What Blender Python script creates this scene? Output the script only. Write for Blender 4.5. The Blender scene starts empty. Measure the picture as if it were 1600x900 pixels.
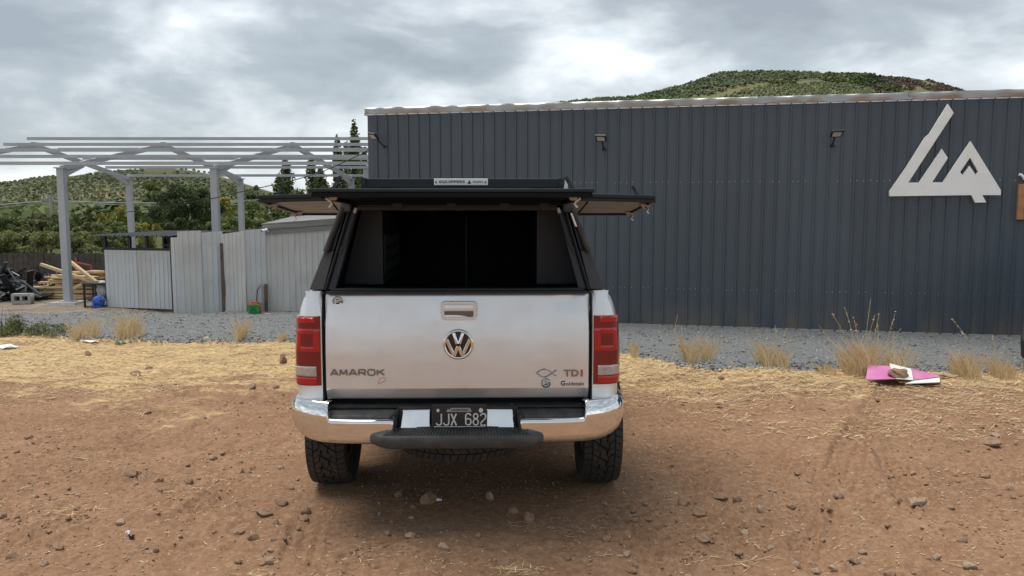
import bpy, bmesh, math, random
import numpy as np
from mathutils import Vector, Matrix

# ------------------------------------------------------------------ camera, sky, sun, exposure
SC = bpy.context.scene
COL = SC.collection
FPX, HC = 1250.0, 1.8                       # focal length in photo pixels, camera height
PITCH = math.atan(125 / FPX)
cam = bpy.data.objects.new('camera', bpy.data.cameras.new('camera'))
COL.objects.link(cam)
cam.location = (0, 0, HC)
cam.rotation_euler = (math.pi / 2 - PITCH, 0, 0)
cam.data.sensor_width = 36.0
cam.data.lens = 36.0 * FPX / 1600
cam.data.clip_start = 0.05
cam.data.clip_end = 20000
SC.camera = cam

SUN_EL, SUN_AZ = math.radians(73), math.radians(-70)    # azimuth from +Y (ahead), to the left
world = bpy.data.worlds.new('World'); SC.world = world; world.use_nodes = True
def build_sky():
    nt = world.node_tree; N = nt.nodes; Lk = nt.links; N.clear()
    out = N.new('ShaderNodeOutputWorld'); bg = N.new('ShaderNodeBackground'); bg.inputs[1].default_value = 0.1
    sky = N.new('ShaderNodeTexSky'); sky.sky_type = 'NISHITA'; sky.sun_disc = False
    sky.sun_elevation = SUN_EL; sky.sun_rotation = SUN_AZ
    tc = N.new('ShaderNodeTexCoord'); sep = N.new('ShaderNodeSeparateXYZ'); Lk.new(tc.outputs['Generated'], sep.inputs[0])
    def m(op, a, b=None):
        n = N.new('ShaderNodeMath'); n.operation = op
        for i, v in enumerate((a, b)):
            if v is None: continue
            if isinstance(v, (int, float)): n.inputs[i].default_value = v
            else: Lk.new(v, n.inputs[i])
        return n.outputs[0]
    cmb = N.new('ShaderNodeVectorMath'); cmb.operation = 'MULTIPLY'; cmb.inputs[1].default_value = (1, 1, 2.3); Lk.new(tc.outputs['Generated'], cmb.inputs[0])
    low = m('SUBTRACT', 0.14, m('MINIMUM', m('ABSOLUTE', sep.outputs[2]), 0.26))      # paler towards the horizon
    def noise(scale, detail, rough, off, dist=0.0):
        mp = N.new('ShaderNodeMapping'); mp.inputs['Location'].default_value = off
        Lk.new(cmb.outputs[0], mp.inputs[0])
        n = N.new('ShaderNodeTexNoise'); n.inputs['Scale'].default_value = scale; n.inputs['Detail'].default_value = detail
        n.inputs['Roughness'].default_value = rough; n.inputs['Distortion'].default_value = dist
        Lk.new(mp.outputs[0], n.inputs['Vector']); return n.outputs['Fac']
    big = noise(3.0, 3, 0.5, (3.1, 7.7, 1.4))
    mid = noise(6.5, 6, 0.52, (11.3, 2.2, 0.3), 0.25)
    fin = noise(19.0, 5, 0.55, (1.3, 9.2, 5), 0.2)
    s = m('ADD', m('MULTIPLY', big, 0.48), m('ADD', m('ADD', m('MULTIPLY', mid, 0.44), m('MULTIPLY', low, 0.42)), m('MULTIPLY', fin, 0.08)))
    ramp = N.new('ShaderNodeValToRGB'); Lk.new(s, ramp.inputs[0])
    el = ramp.color_ramp.elements
    el[0].position = 0.39; el[0].color = (0.275, 0.308, 0.340, 1)
    el[1].position = 0.66; el[1].color = (0.93, 0.955, 0.97, 1)
    e = el.new(0.47); e.color = (0.36, 0.40, 0.43, 1)
    e = el.new(0.55); e.color = (0.57, 0.61, 0.635, 1)
    sc = N.new('ShaderNodeVectorMath'); sc.operation = 'SCALE'; sc.inputs['Scale'].default_value = 6.2
    Lk.new(ramp.outputs[0], sc.inputs[0])
    mix = N.new('ShaderNodeMix'); mix.data_type = 'RGBA'; mix.inputs['Factor'].default_value = 0.93
    Lk.new(sky.outputs[0], mix.inputs['A']); Lk.new(sc.outputs[0], mix.inputs['B'])
    Lk.new(mix.outputs['Result'], bg.inputs[0]); Lk.new(bg.outputs[0], out.inputs[0])
build_sky()
sun = bpy.data.objects.new('sun', bpy.data.lights.new('sun', 'SUN')); COL.objects.link(sun)
sun.data.energy = 1.5; sun.data.angle = math.radians(40); sun.data.color = (1.0, 0.95, 0.88)
sd = Vector((math.sin(SUN_AZ) * math.cos(SUN_EL), math.cos(SUN_AZ) * math.cos(SUN_EL), math.sin(SUN_EL)))
sun.rotation_euler = sd.to_track_quat('Z', 'Y').to_euler()
vs = SC.view_settings
vs.view_transform = 'Standard'; vs.look = 'None'; vs.gamma = 1.0; vs.use_curve_mapping = False; vs.exposure = 1.17
SC.cycles.max_bounces = 6; SC.cycles.diffuse_bounces = 3

# ------------------------------------------------------------------ helpers
rng = np.random.default_rng(7); random.seed(7)
CP, SP = math.cos(PITCH), math.sin(PITCH)
def ray(px, py):
    u, v = (px - 800) / FPX, (py - 450) / FPX
    return Vector((u, CP - v * SP, -SP - v * CP))
def at(px, py, Y):                            # the place at distance Y that the photograph shows there
    r = ray(px, py); return Vector((0, 0, HC)) + r * (Y / r.y)
def onground(px, py, z=0.0):
    r = ray(px, py); return Vector((0, 0, HC)) + r * ((z - HC) / r.z)

def tag(o, label=None, cat=None, group=None, kind=None):
    for k, v in (('label', label), ('category', cat), ('group', group), ('kind', kind)):
        if v: o[k] = v
    return o
def empty(name, loc=(0, 0, 0), rz=0, **kw):
    o = bpy.data.objects.new(name, None); COL.objects.link(o); o.empty_display_size = 0.1
    o.location = loc; o.rotation_euler = (0, 0, rz); return tag(o, **kw)
def link(name, me, parent=None, loc=(0, 0, 0), rot=(0, 0, 0), scale=(1, 1, 1)):
    o = bpy.data.objects.new(name, me); COL.objects.link(o); o.parent = parent
    o.location = loc; o.rotation_euler = rot; o.scale = scale; return o
def bevel(o, w, seg=2, ang=35):
    b = o.modifiers.new('bevel', 'BEVEL'); b.width = w; b.segments = seg; b.limit_method = 'ANGLE'
    b.angle_limit = math.radians(ang); b.harden_normals = False; return o
def smooth(me, ang=None):
    me.polygons.foreach_set('use_smooth', [True] * len(me.polygons))
    if ang is not None:
        me.set_sharp_from_angle(angle=math.radians(ang))
class MB:
    def __init__(s): s.v = []; s.f = []
    def add(s, vs, fs):
        n = len(s.v); s.v += [tuple(v) for v in vs]; s.f += [tuple(n + i for i in f) for f in fs]; return s
    def box(s, c, d, M=None):
        x, y, z = (q / 2 for q in d)
        vs = [Vector((a * x, b * y, e * z)) for a, b, e in ((-1,-1,-1),(1,-1,-1),(1,1,-1),(-1,1,-1),(-1,-1,1),(1,-1,1),(1,1,1),(-1,1,1))]
        if M is not None: vs = [M @ v for v in vs]
        c = Vector(c); return s.add([v + c for v in vs], BOXF)
    def span(s, a, b): 
        a, b = Vector(a), Vector(b); return s.box((a + b) / 2, [abs(q) for q in (b - a)])
    def bar(s, a, b, w, h, up=(0, 0, 1)):      # rectangular bar from a to b
        a, b = Vector(a), Vector(b); y = (b - a); L = y.length; y.normalize()
        x = y.cross(Vector(up)); 
        if x.length < 1e-4: x = Vector((1, 0, 0))
        x.normalize(); z = x.cross(y)
        return s.box((a + b) / 2, (w, L, h), Matrix((x, y, z)).transposed())
    def hexa(s, q0, q1): return s.add(list(q0) + list(q1), [(0,3,2,1),(4,5,6,7),(0,1,5,4),(1,2,6,5),(2,3,7,6),(3,0,4,7)])
    def tube(s, pts, r, n=8, cap=True):
        pts = [Vector(p) for p in pts]; rs = r if isinstance(r, (list, tuple)) else [r] * len(pts)
        vs = []; prev = None
        for i, p in enumerate(pts):
            d = (pts[min(i + 1, len(pts) - 1)] - pts[max(i - 1, 0)]).normalized()
            x = d.cross(prev[1] if prev else (Vector((0, 0, 1)) if abs(d.z) < .9 else Vector((1, 0, 0))))
            if prev: x = (prev[0] - d * prev[0].dot(d))
            x.normalize(); y = d.cross(x); prev = (x, y)
            vs += [p + (x * math.cos(2 * math.pi * k / n) + y * math.sin(2 * math.pi * k / n)) * rs[i] for k in range(n)]
        fs = [(i * n + k, i * n + (k + 1) % n, (i + 1) * n + (k + 1) % n, (i + 1) * n + k) for i in range(len(pts) - 1) for k in range(n)]
        if cap: fs += [tuple(range(n))[::-1], tuple(range((len(pts) - 1) * n, len(pts) * n))]
        return s.add(vs, fs)
    def grid(s, rows, closed=False):           # rows of points of equal length
        n = len(rows[0]); vs = [p for r in rows for p in r]; m = n if closed else n - 1
        return s.add(vs, [(i * n + k, i * n + (k + 1) % n, (i + 1) * n + (k + 1) % n, (i + 1) * n + k) for i in range(len(rows) - 1) for k in range(m)])
    def prism(s, poly, y0, y1):                # polygon in XZ, extruded along Y
        n = len(poly); vs = [(x, y0, z) for x, z in poly] + [(x, y1, z) for x, z in poly]
        return s.add(vs, [tuple(range(n)), tuple(range(n, 2 * n))[::-1]] + [(i, n + i, n + (i + 1) % n, (i + 1) % n) for i in range(n)])
    def lathe(s, prof, n=48, axis='X', c=(0, 0, 0)):   # prof: (along axis, radius)
        rows = []
        for a, r in prof:
            row = []
            for k in range(n):
                t = 2 * math.pi * k / n; u, w = r * math.cos(t), r * math.sin(t)
                row.append(Vector((a, u, w) if axis == 'X' else (u, a, w) if axis == 'Y' else (u, w, a)) + Vector(c))
            rows.append(row)
        return s.grid(rows, True)
    def mesh(s, name='m', recalc=True):
        me = bpy.data.meshes.new(name); me.from_pydata(s.v, [], s.f); 
        if recalc:
            bm = bmesh.new(); bm.from_mesh(me); bmesh.ops.recalc_face_normals(bm, faces=bm.faces); bm.to_mesh(me); bm.free()
        me.update(); return me
    def build(s, name, mat, parent=None, sm=None, bv=0, loc=(0, 0, 0), rot=(0, 0, 0), recalc=True):
        me = s.mesh(name, recalc); me.materials.append(mat)
        if sm is not None: smooth(me, sm)
        o = link(name, me, parent, loc, rot)
        if bv: bevel(o, bv)
        return o
BOXF = [(0,3,2,1),(4,5,6,7),(0,1,5,4),(1,2,6,5),(2,3,7,6),(3,0,4,7)]

def quads_mesh(name, Q, tint, mat):            # Q (n,4,3), tint (n,)
    n = len(Q); me = bpy.data.meshes.new(name)
    me.vertices.add(4 * n); me.vertices.foreach_set('co', np.ascontiguousarray(Q, dtype=np.float32).ravel())
    me.loops.add(4 * n); me.loops.foreach_set('vertex_index', np.arange(4 * n, dtype=np.int32))
    me.polygons.add(n); me.polygons.foreach_set('loop_start', np.arange(0, 4 * n, 4, dtype=np.int32))
    a = me.attributes.new('tint', 'FLOAT', 'POINT'); a.data.foreach_set('value', np.repeat(tint, 4).astype(np.float32))
    me.update(calc_edges=True); me.materials.append(mat); return me
def tris_mesh(name, V, F, tint, mat):          # V (m,3) F (k,3) tint (m,)
    me = bpy.data.meshes.new(name); k = len(F)
    me.vertices.add(len(V)); me.vertices.foreach_set('co', np.ascontiguousarray(V, dtype=np.float32).ravel())
    me.loops.add(3 * k); me.loops.foreach_set('vertex_index', np.ascontiguousarray(F, dtype=np.int32).ravel())
    me.polygons.add(k); me.polygons.foreach_set('loop_start', np.arange(0, 3 * k, 3, dtype=np.int32))
    a = me.attributes.new('tint', 'FLOAT', 'POINT'); a.data.foreach_set('value', tint.astype(np.float32))
    me.update(calc_edges=True); me.materials.append(mat); return me

def flat(name, outlines, thick, mat, parent=None, loc=(0, 0, 0), rot=(math.pi / 2, 0, 0), bv=0.0):
    """2-D outlines (holes allowed) filled and extruded; drawn in XY, stood up into XZ by rot."""
    cu = bpy.data.curves.new(name, 'CURVE'); cu.dimensions = '2D'; cu.fill_mode = 'BOTH'; cu.extrude = thick / 2; cu.bevel_depth = bv
    for pl in outlines:
        sp = cu.splines.new('POLY'); sp.points.add(len(pl) - 1); sp.use_cyclic_u = True
        for p, q in zip(sp.points, pl): p.co = (q[0], q[1], 0, 1)
    return curve_to_mesh(name, cu, mat, parent, loc, rot)
def curve_to_mesh(name, cu, mat, parent, loc, rot):
    t = bpy.data.objects.new('tmp', cu); COL.objects.link(t)
    me = bpy.data.meshes.new_from_object(t.evaluated_get(bpy.context.evaluated_depsgraph_get()))
    bpy.data.objects.remove(t); bpy.data.curves.remove(cu)
    me.materials.clear(); me.materials.append(mat)
    return link(name, me, parent, loc, rot)
def text(name, body, w, h, mat, parent, c, thick=0.003, offset=0.0, shear=0.0, bv=0.0):
    """lettering fitted to width w and height h, centred at c, facing -Y"""
    cu = bpy.data.curves.new(name, 'FONT'); cu.body = body; cu.size = 1; cu.extrude = 0.01; cu.offset = offset; cu.shear = shear
    cu.resolution_u = 3
    o = curve_to_mesh(name, cu, mat, parent, c, (math.pi / 2, 0, 0)); me = o.data
    co = np.zeros(len(me.vertices) * 3); me.vertices.foreach_get('co', co); co = co.reshape(-1, 3)
    lo, hi = co.min(0), co.max(0); co = (co - (lo + hi) / 2) / (hi - lo) * np.array((w, h, thick))
    me.vertices.foreach_set('co', co.ravel()); me.update(); return o
def copy_tree(o, parent=None):
    c = o.copy(); COL.objects.link(c); c.parent = parent
    for ch in o.children: copy_tree(ch, c)
    return c

# ------------------------------------------------------------------ materials
def mat(name, col, rough=0.6, metal=0.0, var=0.12, scale=8.0, bump=0.0, bscale=60.0, dirt=None, coat=0.0, spec=0.5, rvar=0.0, stretch=None):
    """principled with a noise-varied colour; dirt=(colour, amount, scale) adds blotches"""
    m = bpy.data.materials.new(name); m.use_nodes = True; nt = m.node_tree; N, Lk = nt.nodes, nt.links
    b = N['Principled BSDF']; b.inputs['Roughness'].default_value = rough; b.inputs['Metallic'].default_value = metal
    b.inputs['Specular IOR Level'].default_value = spec
    if coat: b.inputs['Coat Weight'].default_value = coat; b.inputs['Coat Roughness'].default_value = 0.06
    tc = N.new('ShaderNodeTexCoord'); vec = tc.outputs['Object']
    if stretch:
        mp = N.new('ShaderNodeMapping'); mp.inputs['Scale'].default_value = stretch; Lk.new(vec, mp.inputs[0]); vec = mp.outputs[0]
    def noise(sc, det=4, ro=0.6):
        n = N.new('ShaderNodeTexNoise'); n.inputs['Scale'].default_value = sc; n.inputs['Detail'].default_value = det
        n.inputs['Roughness'].default_value = ro; Lk.new(vec, n.inputs['Vector']); return n.outputs['Fac']
    n1 = noise(scale)
    rp = N.new('ShaderNodeValToRGB'); Lk.new(n1, rp.inputs[0]); e = rp.color_ramp.elements
    e[0].position = 0.3; e[0].color = (*[c * (1 - var) for c in col], 1); e[1].position = 0.7; e[1].color = (*[min(1, c * (1 + var)) for c in col], 1)
    c = rp.outputs[0]
    if dirt:
        r2 = N.new('ShaderNodeValToRGB'); Lk.new(noise(dirt[2], 6, 0.65), r2.inputs[0]); r2.color_ramp.elements[0].position = 0.48; r2.color_ramp.elements[1].position = 0.7
        mu = N.new('ShaderNodeMath'); mu.operation = 'MULTIPLY'; mu.inputs[1].default_value = dirt[1]; Lk.new(r2.outputs[0], mu.inputs[0])
        mx = N.new('ShaderNodeMix'); mx.data_type = 'RGBA'; Lk.new(mu.outputs[0], mx.inputs['Factor']); Lk.new(c, mx.inputs['A'])
        mx.inputs['B'].default_value = (*dirt[0], 1); c = mx.outputs['Result']
    Lk.new(c, b.inputs['Base Color'])
    if rvar:
        mr = N.new('ShaderNodeMapRange'); mr.inputs['To Min'].default_value = rough - rvar; mr.inputs['To Max'].default_value = rough + rvar
        mr.inputs['From Min'].default_value = .3; mr.inputs['From Max'].default_value = .7
        Lk.new(noise(scale * 2.3), mr.inputs[0]); Lk.new(mr.outputs[0], b.inputs['Roughness'])
    if bump:
        bp = N.new('ShaderNodeBump'); bp.inputs['Strength'].default_value = bump; bp.inputs['Distance'].default_value = 0.01
        Lk.new(noise(bscale, 5), bp.inputs['Height']); Lk.new(bp.outputs[0], b.inputs['Normal'])
    return m
def tint_mat(name, cols, rough=0.7, trans=0.0):
    """colour from each leaf's, blade's or stone's own tint value"""
    m = bpy.data.materials.new(name); m.use_nodes = True; nt = m.node_tree; N, Lk = nt.nodes, nt.links
    b = N['Principled BSDF']; b.inputs['Roughness'].default_value = rough; b.inputs['Specular IOR Level'].default_value = 0.25
    a = N.new('ShaderNodeAttribute'); a.attribute_name = 'tint'
    rp = N.new('ShaderNodeValToRGB'); Lk.new(a.outputs['Fac'], rp.inputs[0]); e = rp.color_ramp.elements
    e[0].color = (*cols[0], 1); e[1].color = (*cols[-1], 1)
    for i, c in enumerate(cols[1:-1]): e.new((i + 1) / (len(cols) - 1)).color = (*c, 1)
    Lk.new(rp.outputs[0], b.inputs['Base Color'])
    if trans:
        t = N.new('ShaderNodeBsdfTranslucent'); Lk.new(rp.outputs[0], t.inputs[0]); mx = N.new('ShaderNodeMixShader'); mx.inputs[0].default_value = trans
        Lk.new(b.outputs[0], mx.inputs[1]); Lk.new(t.outputs[0], mx.inputs[2]); Lk.new(mx.outputs[0], N['Material Output'].inputs[0])
    return m
M = {}
M['silver'] = mat('silver_paint', (0.80, 0.82, 0.84), 0.36, 0.70, 0.02, 3, coat=0.6, dirt=((0.52, 0.48, 0.44), 0.10, 11), rvar=0.05)
M['chrome'] = mat('chrome', (0.80, 0.80, 0.80), 0.07, 1.0, 0.03, 6, rvar=0.03, bump=0.02, bscale=9)
M['satin'] = mat('satin_badge', (0.55, 0.53, 0.50), 0.22, 1.0, 0.03, 6)
M['black'] = mat('black_plastic', (0.018, 0.019, 0.021), 0.55, 0, 0.2, 20, bump=0.15, bscale=300, dirt=((0.10, 0.085, 0.07), 0.25, 7))
M['step'] = mat('dusty_step_plastic', (0.045, 0.047, 0.048), 0.6, 0, 0.2, 14, bump=0.2, bscale=250, dirt=((0.16, 0.14, 0.12), 0.5, 9))
M['rubber'] = mat('rubber', (0.035, 0.034, 0.032), 0.75, 0, 0.2, 12, bump=0.2, bscale=200, dirt=((0.12, 0.085, 0.06), 0.45, 6))
M['groove'] = mat('rubber_groove', (0.012, 0.012, 0.012), 0.85, 0, 0.1, 12)
M['canopy'] = mat('canopy_black_paint', (0.018, 0.022, 0.027), 0.42, 0.0, 0.1, 5, bump=0.05, bscale=400, rvar=0.05, spec=0.3)
M['canopygrey'] = mat('canopy_textured_black', (0.034, 0.036, 0.040), 0.6, 0.0, 0.15, 9, bump=0.25, bscale=350, dirt=((0.060, 0.062, 0.064), 0.25, 6))
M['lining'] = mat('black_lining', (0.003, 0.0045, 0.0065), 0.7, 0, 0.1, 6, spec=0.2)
M['bin'] = mat('dark_bin_panel', (0.014, 0.020, 0.028), 0.5, 0, 0.06, 4)
M['alu'] = mat('door_inner_sheet', (0.135, 0.128, 0.125), 0.42, 0.5, 0.06, 5, rvar=0.06)
M['brass'] = mat('zinc_latch', (0.36, 0.33, 0.31), 0.4, 0.6, 0.1, 30)
M['white'] = mat('white_plastic', (0.8, 0.81, 0.82), 0.35, 0, 0.04, 10)
M['red'] = mat('dark_red_lens', (0.20, 0.004, 0.010), 0.12, 0, 0.12, 9, coat=0.8)
M['redlit'] = mat('bright_red_lens', (0.46, 0.008, 0.014), 0.14, 0, 0.08, 30, coat=0.8)
M['lampwhite'] = mat('clear_lens', (0.50, 0.46, 0.44), 0.15, 0.2, 0.2, 35, coat=0.8)
M['decal'] = mat('black_decal', (0.02, 0.022, 0.022), 0.5, 0, 0.1, 30)
M['decalwhite'] = mat('white_decal', (0.8, 0.82, 0.82), 0.5, 0, 0.03, 30)
M['decalred'] = mat('red_decal', (0.55, 0.07, 0.05), 0.45, 0, 0.05, 30)
M['platewhite'] = mat('plate_white', (0.72, 0.70, 0.66), 0.5, 0, 0.06, 60)
M['plate'] = mat('plate_black', (0.022, 0.024, 0.026), 0.45, 0, 0.1, 30)
M['glass'] = mat('dark_glass', (0.012, 0.014, 0.016), 0.06, 0, 0.05, 4)
M['wall'] = mat('grey_blue_sheet', (0.068, 0.088, 0.110), 0.42, 0.0, 0.05, 0.9, bump=0.10, bscale=2, rvar=0.06)
def wall_material():
    m = M['wall']; N, Lk = m.node_tree.nodes, m.node_tree.links; b = N['Principled BSDF']; src = b.inputs['Base Color'].links[0].from_socket
    tc = N.new('ShaderNodeTexCoord'); sp = N.new('ShaderNodeSeparateXYZ'); Lk.new(tc.outputs['Object'], sp.inputs[0]); oi = N.new('ShaderNodeObjectInfo')
    hv = N.new('ShaderNodeHueSaturation'); mr = N.new('ShaderNodeMapRange'); mr.inputs['To Min'].default_value = .90; mr.inputs['To Max'].default_value = 1.10; Lk.new(oi.outputs['Random'], mr.inputs[0]); Lk.new(mr.outputs[0], hv.inputs['Value']); Lk.new(src, hv.inputs['Color'])
    n = N.new('ShaderNodeTexNoise'); n.inputs['Scale'].default_value = 3.0; n.inputs['Detail'].default_value = 6; gm = N.new('ShaderNodeNewGeometry'); mp = N.new('ShaderNodeMapping'); mp.inputs['Scale'].default_value = (1, 1, .35); Lk.new(gm.outputs['Position'], mp.inputs[0]); Lk.new(mp.outputs[0], n.inputs['Vector'])
    d = N.new('ShaderNodeMapRange'); d.inputs['From Min'].default_value = .45; d.inputs['From Max'].default_value = .0; Lk.new(sp.outputs[2], d.inputs[0])
    k = N.new('ShaderNodeMapRange'); k.inputs['From Min'].default_value = .38; k.inputs['From Max'].default_value = .75; k.inputs['To Max'].default_value = .9; Lk.new(n.outputs['Fac'], k.inputs[0])
    mu = N.new('ShaderNodeMath'); mu.operation = 'MULTIPLY_ADD'; Lk.new(d.outputs[0], mu.inputs[0]); Lk.new(k.outputs[0], mu.inputs[1]); k2 = N.new('ShaderNodeMath'); k2.operation = 'MULTIPLY'; k2.inputs[1].default_value = .035; Lk.new(k.outputs[0], k2.inputs[0]); Lk.new(k2.outputs[0], mu.inputs[2])
    mx = N.new('ShaderNodeMix'); mx.data_type = 'RGBA'; mx.inputs['B'].default_value = (.21, .165, .12, 1); Lk.new(mu.outputs[0], mx.inputs['Factor']); Lk.new(hv.outputs[0], mx.inputs['A']); Lk.new(mx.outputs['Result'], b.inputs['Base Color'])
wall_material()
M['galv'] = mat('galvanised', (0.58, 0.60, 0.62), 0.30, 1.0, 0.05, 6)
M['sheet'] = mat('weathered_zinc', (0.57, 0.60, 0.62), 0.55, 0.15, 0.08, 2.5, dirt=((0.36, 0.34, 0.30), 0.5, 1.7), bump=0.1, bscale=4, stretch=(1, 1, 0.35))
M['sheetb'] = mat('weathered_zinc_warm', (0.53, 0.535, 0.525), 0.6, 0.1, 0.08, 2.5, dirt=((0.32, 0.30, 0.26), 0.5, 1.7), bump=0.1, bscale=4, stretch=(1, 1, 0.35))
M['steel'] = mat('primed_steel', (0.44, 0.47, 0.50), 0.5, 0.1, 0.06, 3, dirt=((0.36, 0.36, 0.36), 0.4, 4))
M['sign'] = mat('sign_white', (0.90, 0.90, 0.88), 0.5, 0, 0.02, 3, dirt=((0.74, 0.73, 0.69), 0.3, 4), stretch=(1.5, 1.5, .6))
M['lampblack'] = mat('lamp_black', (0.015, 0.017, 0.018), 0.5, 0, 0.1, 30)
M['lampglass'] = mat('lamp_glass', (0.50, 0.48, 0.44), 0.25, 0, 0.2, 60)
M['wood'] = mat('new_lumber', (0.58, 0.43, 0.25), 0.7, 0, 0.2, 5, bump=0.1, bscale=30, stretch=(1, 0.2, 1))
M['woodb'] = mat('old_lumber', (0.40, 0.29, 0.18), 0.8, 0, 0.25, 5, bump=0.1, bscale=30)
M['woodgrey'] = mat('grey_wood', (0.22, 0.22, 0.22), 0.85, 0, 0.25, 6, bump=0.3, bscale=30, stretch=(0.3, 1, 4))
M['woodframe'] = mat('varnished_wood', (0.42, 0.20, 0.09), 0.5, 0, 0.2, 12)
M['fencewood'] = mat('dark_fence_wood', (0.075, 0.065, 0.055), 0.85, 0, 0.35, 7, bump=0.2, bscale=20)
M['trunk'] = mat('bark', (0.10, 0.075, 0.055), 0.9, 0, 0.3, 6, bump=0.3, bscale=12)
M['concrete'] = mat('concrete', (0.38, 0.365, 0.34), 0.85, 0, 0.15, 8, bump=0.2, bscale=40)
M['rock'] = mat('brown_rock', (0.29, 0.19, 0.13), 0.9, 0, 0.3, 2.2, bump=0.5, bscale=6, dirt=((0.34, 0.215, 0.135), 0.9, 1.6), spec=0.1)
M['rockgrey'] = mat('grey_brown_rock', (0.35, 0.26, 0.195), 0.9, 0, 0.3, 2.2, bump=0.5, bscale=6, dirt=((0.36, 0.245, 0.16), 0.8, 1.6), spec=0.1)
M['pink'] = mat('pink_card', (0.55, 0.16, 0.38), 0.75, 0, 0.10, 8, dirt=((0.45, 0.30, 0.30), 0.6, 7), bump=.2, bscale=12)
M['paper'] = mat('white_card', (0.72, 0.71, 0.68), 0.7, 0, 0.06, 8)
M['blue'] = mat('blue_plastic', (0.03, 0.10, 0.42), 0.4, 0, 0.3, 9)
M['green'] = mat('green_plastic', (0.02, 0.25, 0.07), 0.4, 0, 0.1, 9)
M['orange'] = mat('orange_hose', (0.60, 0.13, 0.05), 0.45, 0, 0.15, 20)
M['redpaint'] = mat('red_paint', (0.50, 0.07, 0.035), 0.5, 0, 0.2, 9)
M['sack'] = mat('white_sack', (0.62, 0.61, 0.58), 0.7, 0, 0.15, 12, bump=0.3, bscale=25)
M['cable'] = mat('cable_black', (0.02, 0.02, 0.02), 0.6)
M['wire'] = mat('wire_grey', (0.32, 0.34, 0.33), 0.6)
M['housewall'] = mat('house_wall', (0.55, 0.30, 0.17), 0.8)
M['houseroof'] = mat('house_roof_red', (0.25, 0.06, 0.045), 0.7)
M['carwhite'] = mat('car_white_paint', (0.75, 0.75, 0.75), 0.3, 0, 0.02, 4, coat=0.6)
M['straw'] = tint_mat('dry_straw', [(0.32, 0.21, 0.10), (0.56, 0.41, 0.21), (0.70, 0.55, 0.33), (0.80, 0.70, 0.49)], 0.7, 0.2)
M['gravelstone'] = tint_mat('gravel_stones', [(0.07, 0.073, 0.076), (0.16, 0.165, 0.168), (0.27, 0.276, 0.278), (0.46, 0.46, 0.45)], 0.8)
M['pebble'] = tint_mat('dirt_pebbles', [(0.21, 0.135, 0.09), (0.30, 0.20, 0.135), (0.38, 0.27, 0.19), (0.50, 0.41, 0.32)], 0.85)
M['clod'] = tint_mat('earth_clods', [(0.19, 0.112, 0.068), (0.27, 0.165, 0.10), (0.36, 0.23, 0.145)], 0.95)
M['flash'] = mat('dull_flashing', (0.40, 0.40, 0.39), 0.36, 0.9, 0.1, 3)
M['scrap'] = tint_mat('scrap_metal', [(0.008, 0.009, 0.011), (0.025, 0.03, 0.036), (0.10, 0.115, 0.13), (0.42, 0.44, 0.46)], 0.45)
def leafmat(n, a, b, c): return tint_mat(n, [a, b, c], 0.6, 0.3)
M['leaf_dark'] = leafmat('leaf_dark', (0.026, 0.040, 0.018), (0.062, 0.090, 0.037), (0.115, 0.145, 0.058))
M['leaf_mid'] = leafmat('leaf_mid', (0.045, 0.064, 0.023), (0.120, 0.155, 0.052), (0.21, 0.245, 0.082))
M['leaf_olive'] = leafmat('leaf_olive', (0.062, 0.076, 0.029), (0.165, 0.185, 0.070), (0.27, 0.285, 0.125))
M['leaf_yellow'] = leafmat('leaf_yellow', (0.090, 0.098, 0.022), (0.26, 0.25, 0.055), (0.42, 0.36, 0.075))
M['leaf_poplar'] = leafmat('leaf_poplar', (0.040, 0.058, 0.024), (0.105, 0.14, 0.050), (0.19, 0.22, 0.078))
M['leaf_hill'] = leafmat('leaf_hill', (0.105, 0.130, 0.070), (0.19, 0.225, 0.120), (0.27, 0.30, 0.165))  # leaf tones lightened to stand in for distance haze
M['leaf_crest'] = leafmat('leaf_crest', (0.075, 0.100, 0.060), (0.145, 0.180, 0.100), (0.22, 0.25, 0.14))  # crest leaves paled likewise, haze put into the colour
M['satindark'] = mat('satin_letters', (0.30, 0.28, 0.26), 0.3, 1.0, 0.05, 9)
M['postwood'] = mat('dark_post_wood', (0.11, 0.085, 0.065), 0.85, 0, 0.3, 9)
M['leaf_red'] = leafmat('leaf_red', (0.075, 0.054, 0.045), (0.15, 0.10, 0.082), (0.23, 0.175, 0.125))

# ------------------------------------------------------------------ ground
def vnoise(x, y, seed=0):
    xi, yi = np.floor(x).astype(np.int64), np.floor(y).astype(np.int64); fx, fy = x - xi, y - yi
    fx, fy = fx * fx * (3 - 2 * fx), fy * fy * (3 - 2 * fy)
    def h(a, b):
        n = (a * 374761393 + b * 668265263 + seed * 1442695041) & 0x7fffffff
        n = ((n ^ (n >> 13)) * 1274126177) & 0x7fffffff
        return ((n ^ (n >> 16)) & 0xffff) / 65535.0
    return (h(xi, yi) * (1 - fx) + h(xi + 1, yi) * fx) * (1 - fy) + (h(xi, yi + 1) * (1 - fx) + h(xi + 1, yi + 1) * fx) * fy - 0.5
TRACKS = [[(945, 762), (990, 815), (1050, 880), (1090, 930)], [(1120, 660), (1100, 700), (1092, 770), (1080, 800)],
          [(1080, 760), (1160, 830), (1215, 905)], [(1395, 600), (1330, 700), (1290, 800), (1255, 905)],
          [(1180, 690), (1260, 740), (1380, 800), (1500, 905)], [(1385, 700), (1430, 780), (1475, 905)],
          [(415, 725), (350, 770), (240, 860), (190, 905)], [(520, 756), (490, 820), (470, 905)], [(150, 780), (60, 830), (-60, 880)]]
TRACKS = [np.array([tuple(onground(*p))[:2] for p in t]) for t in TRACKS]
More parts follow.
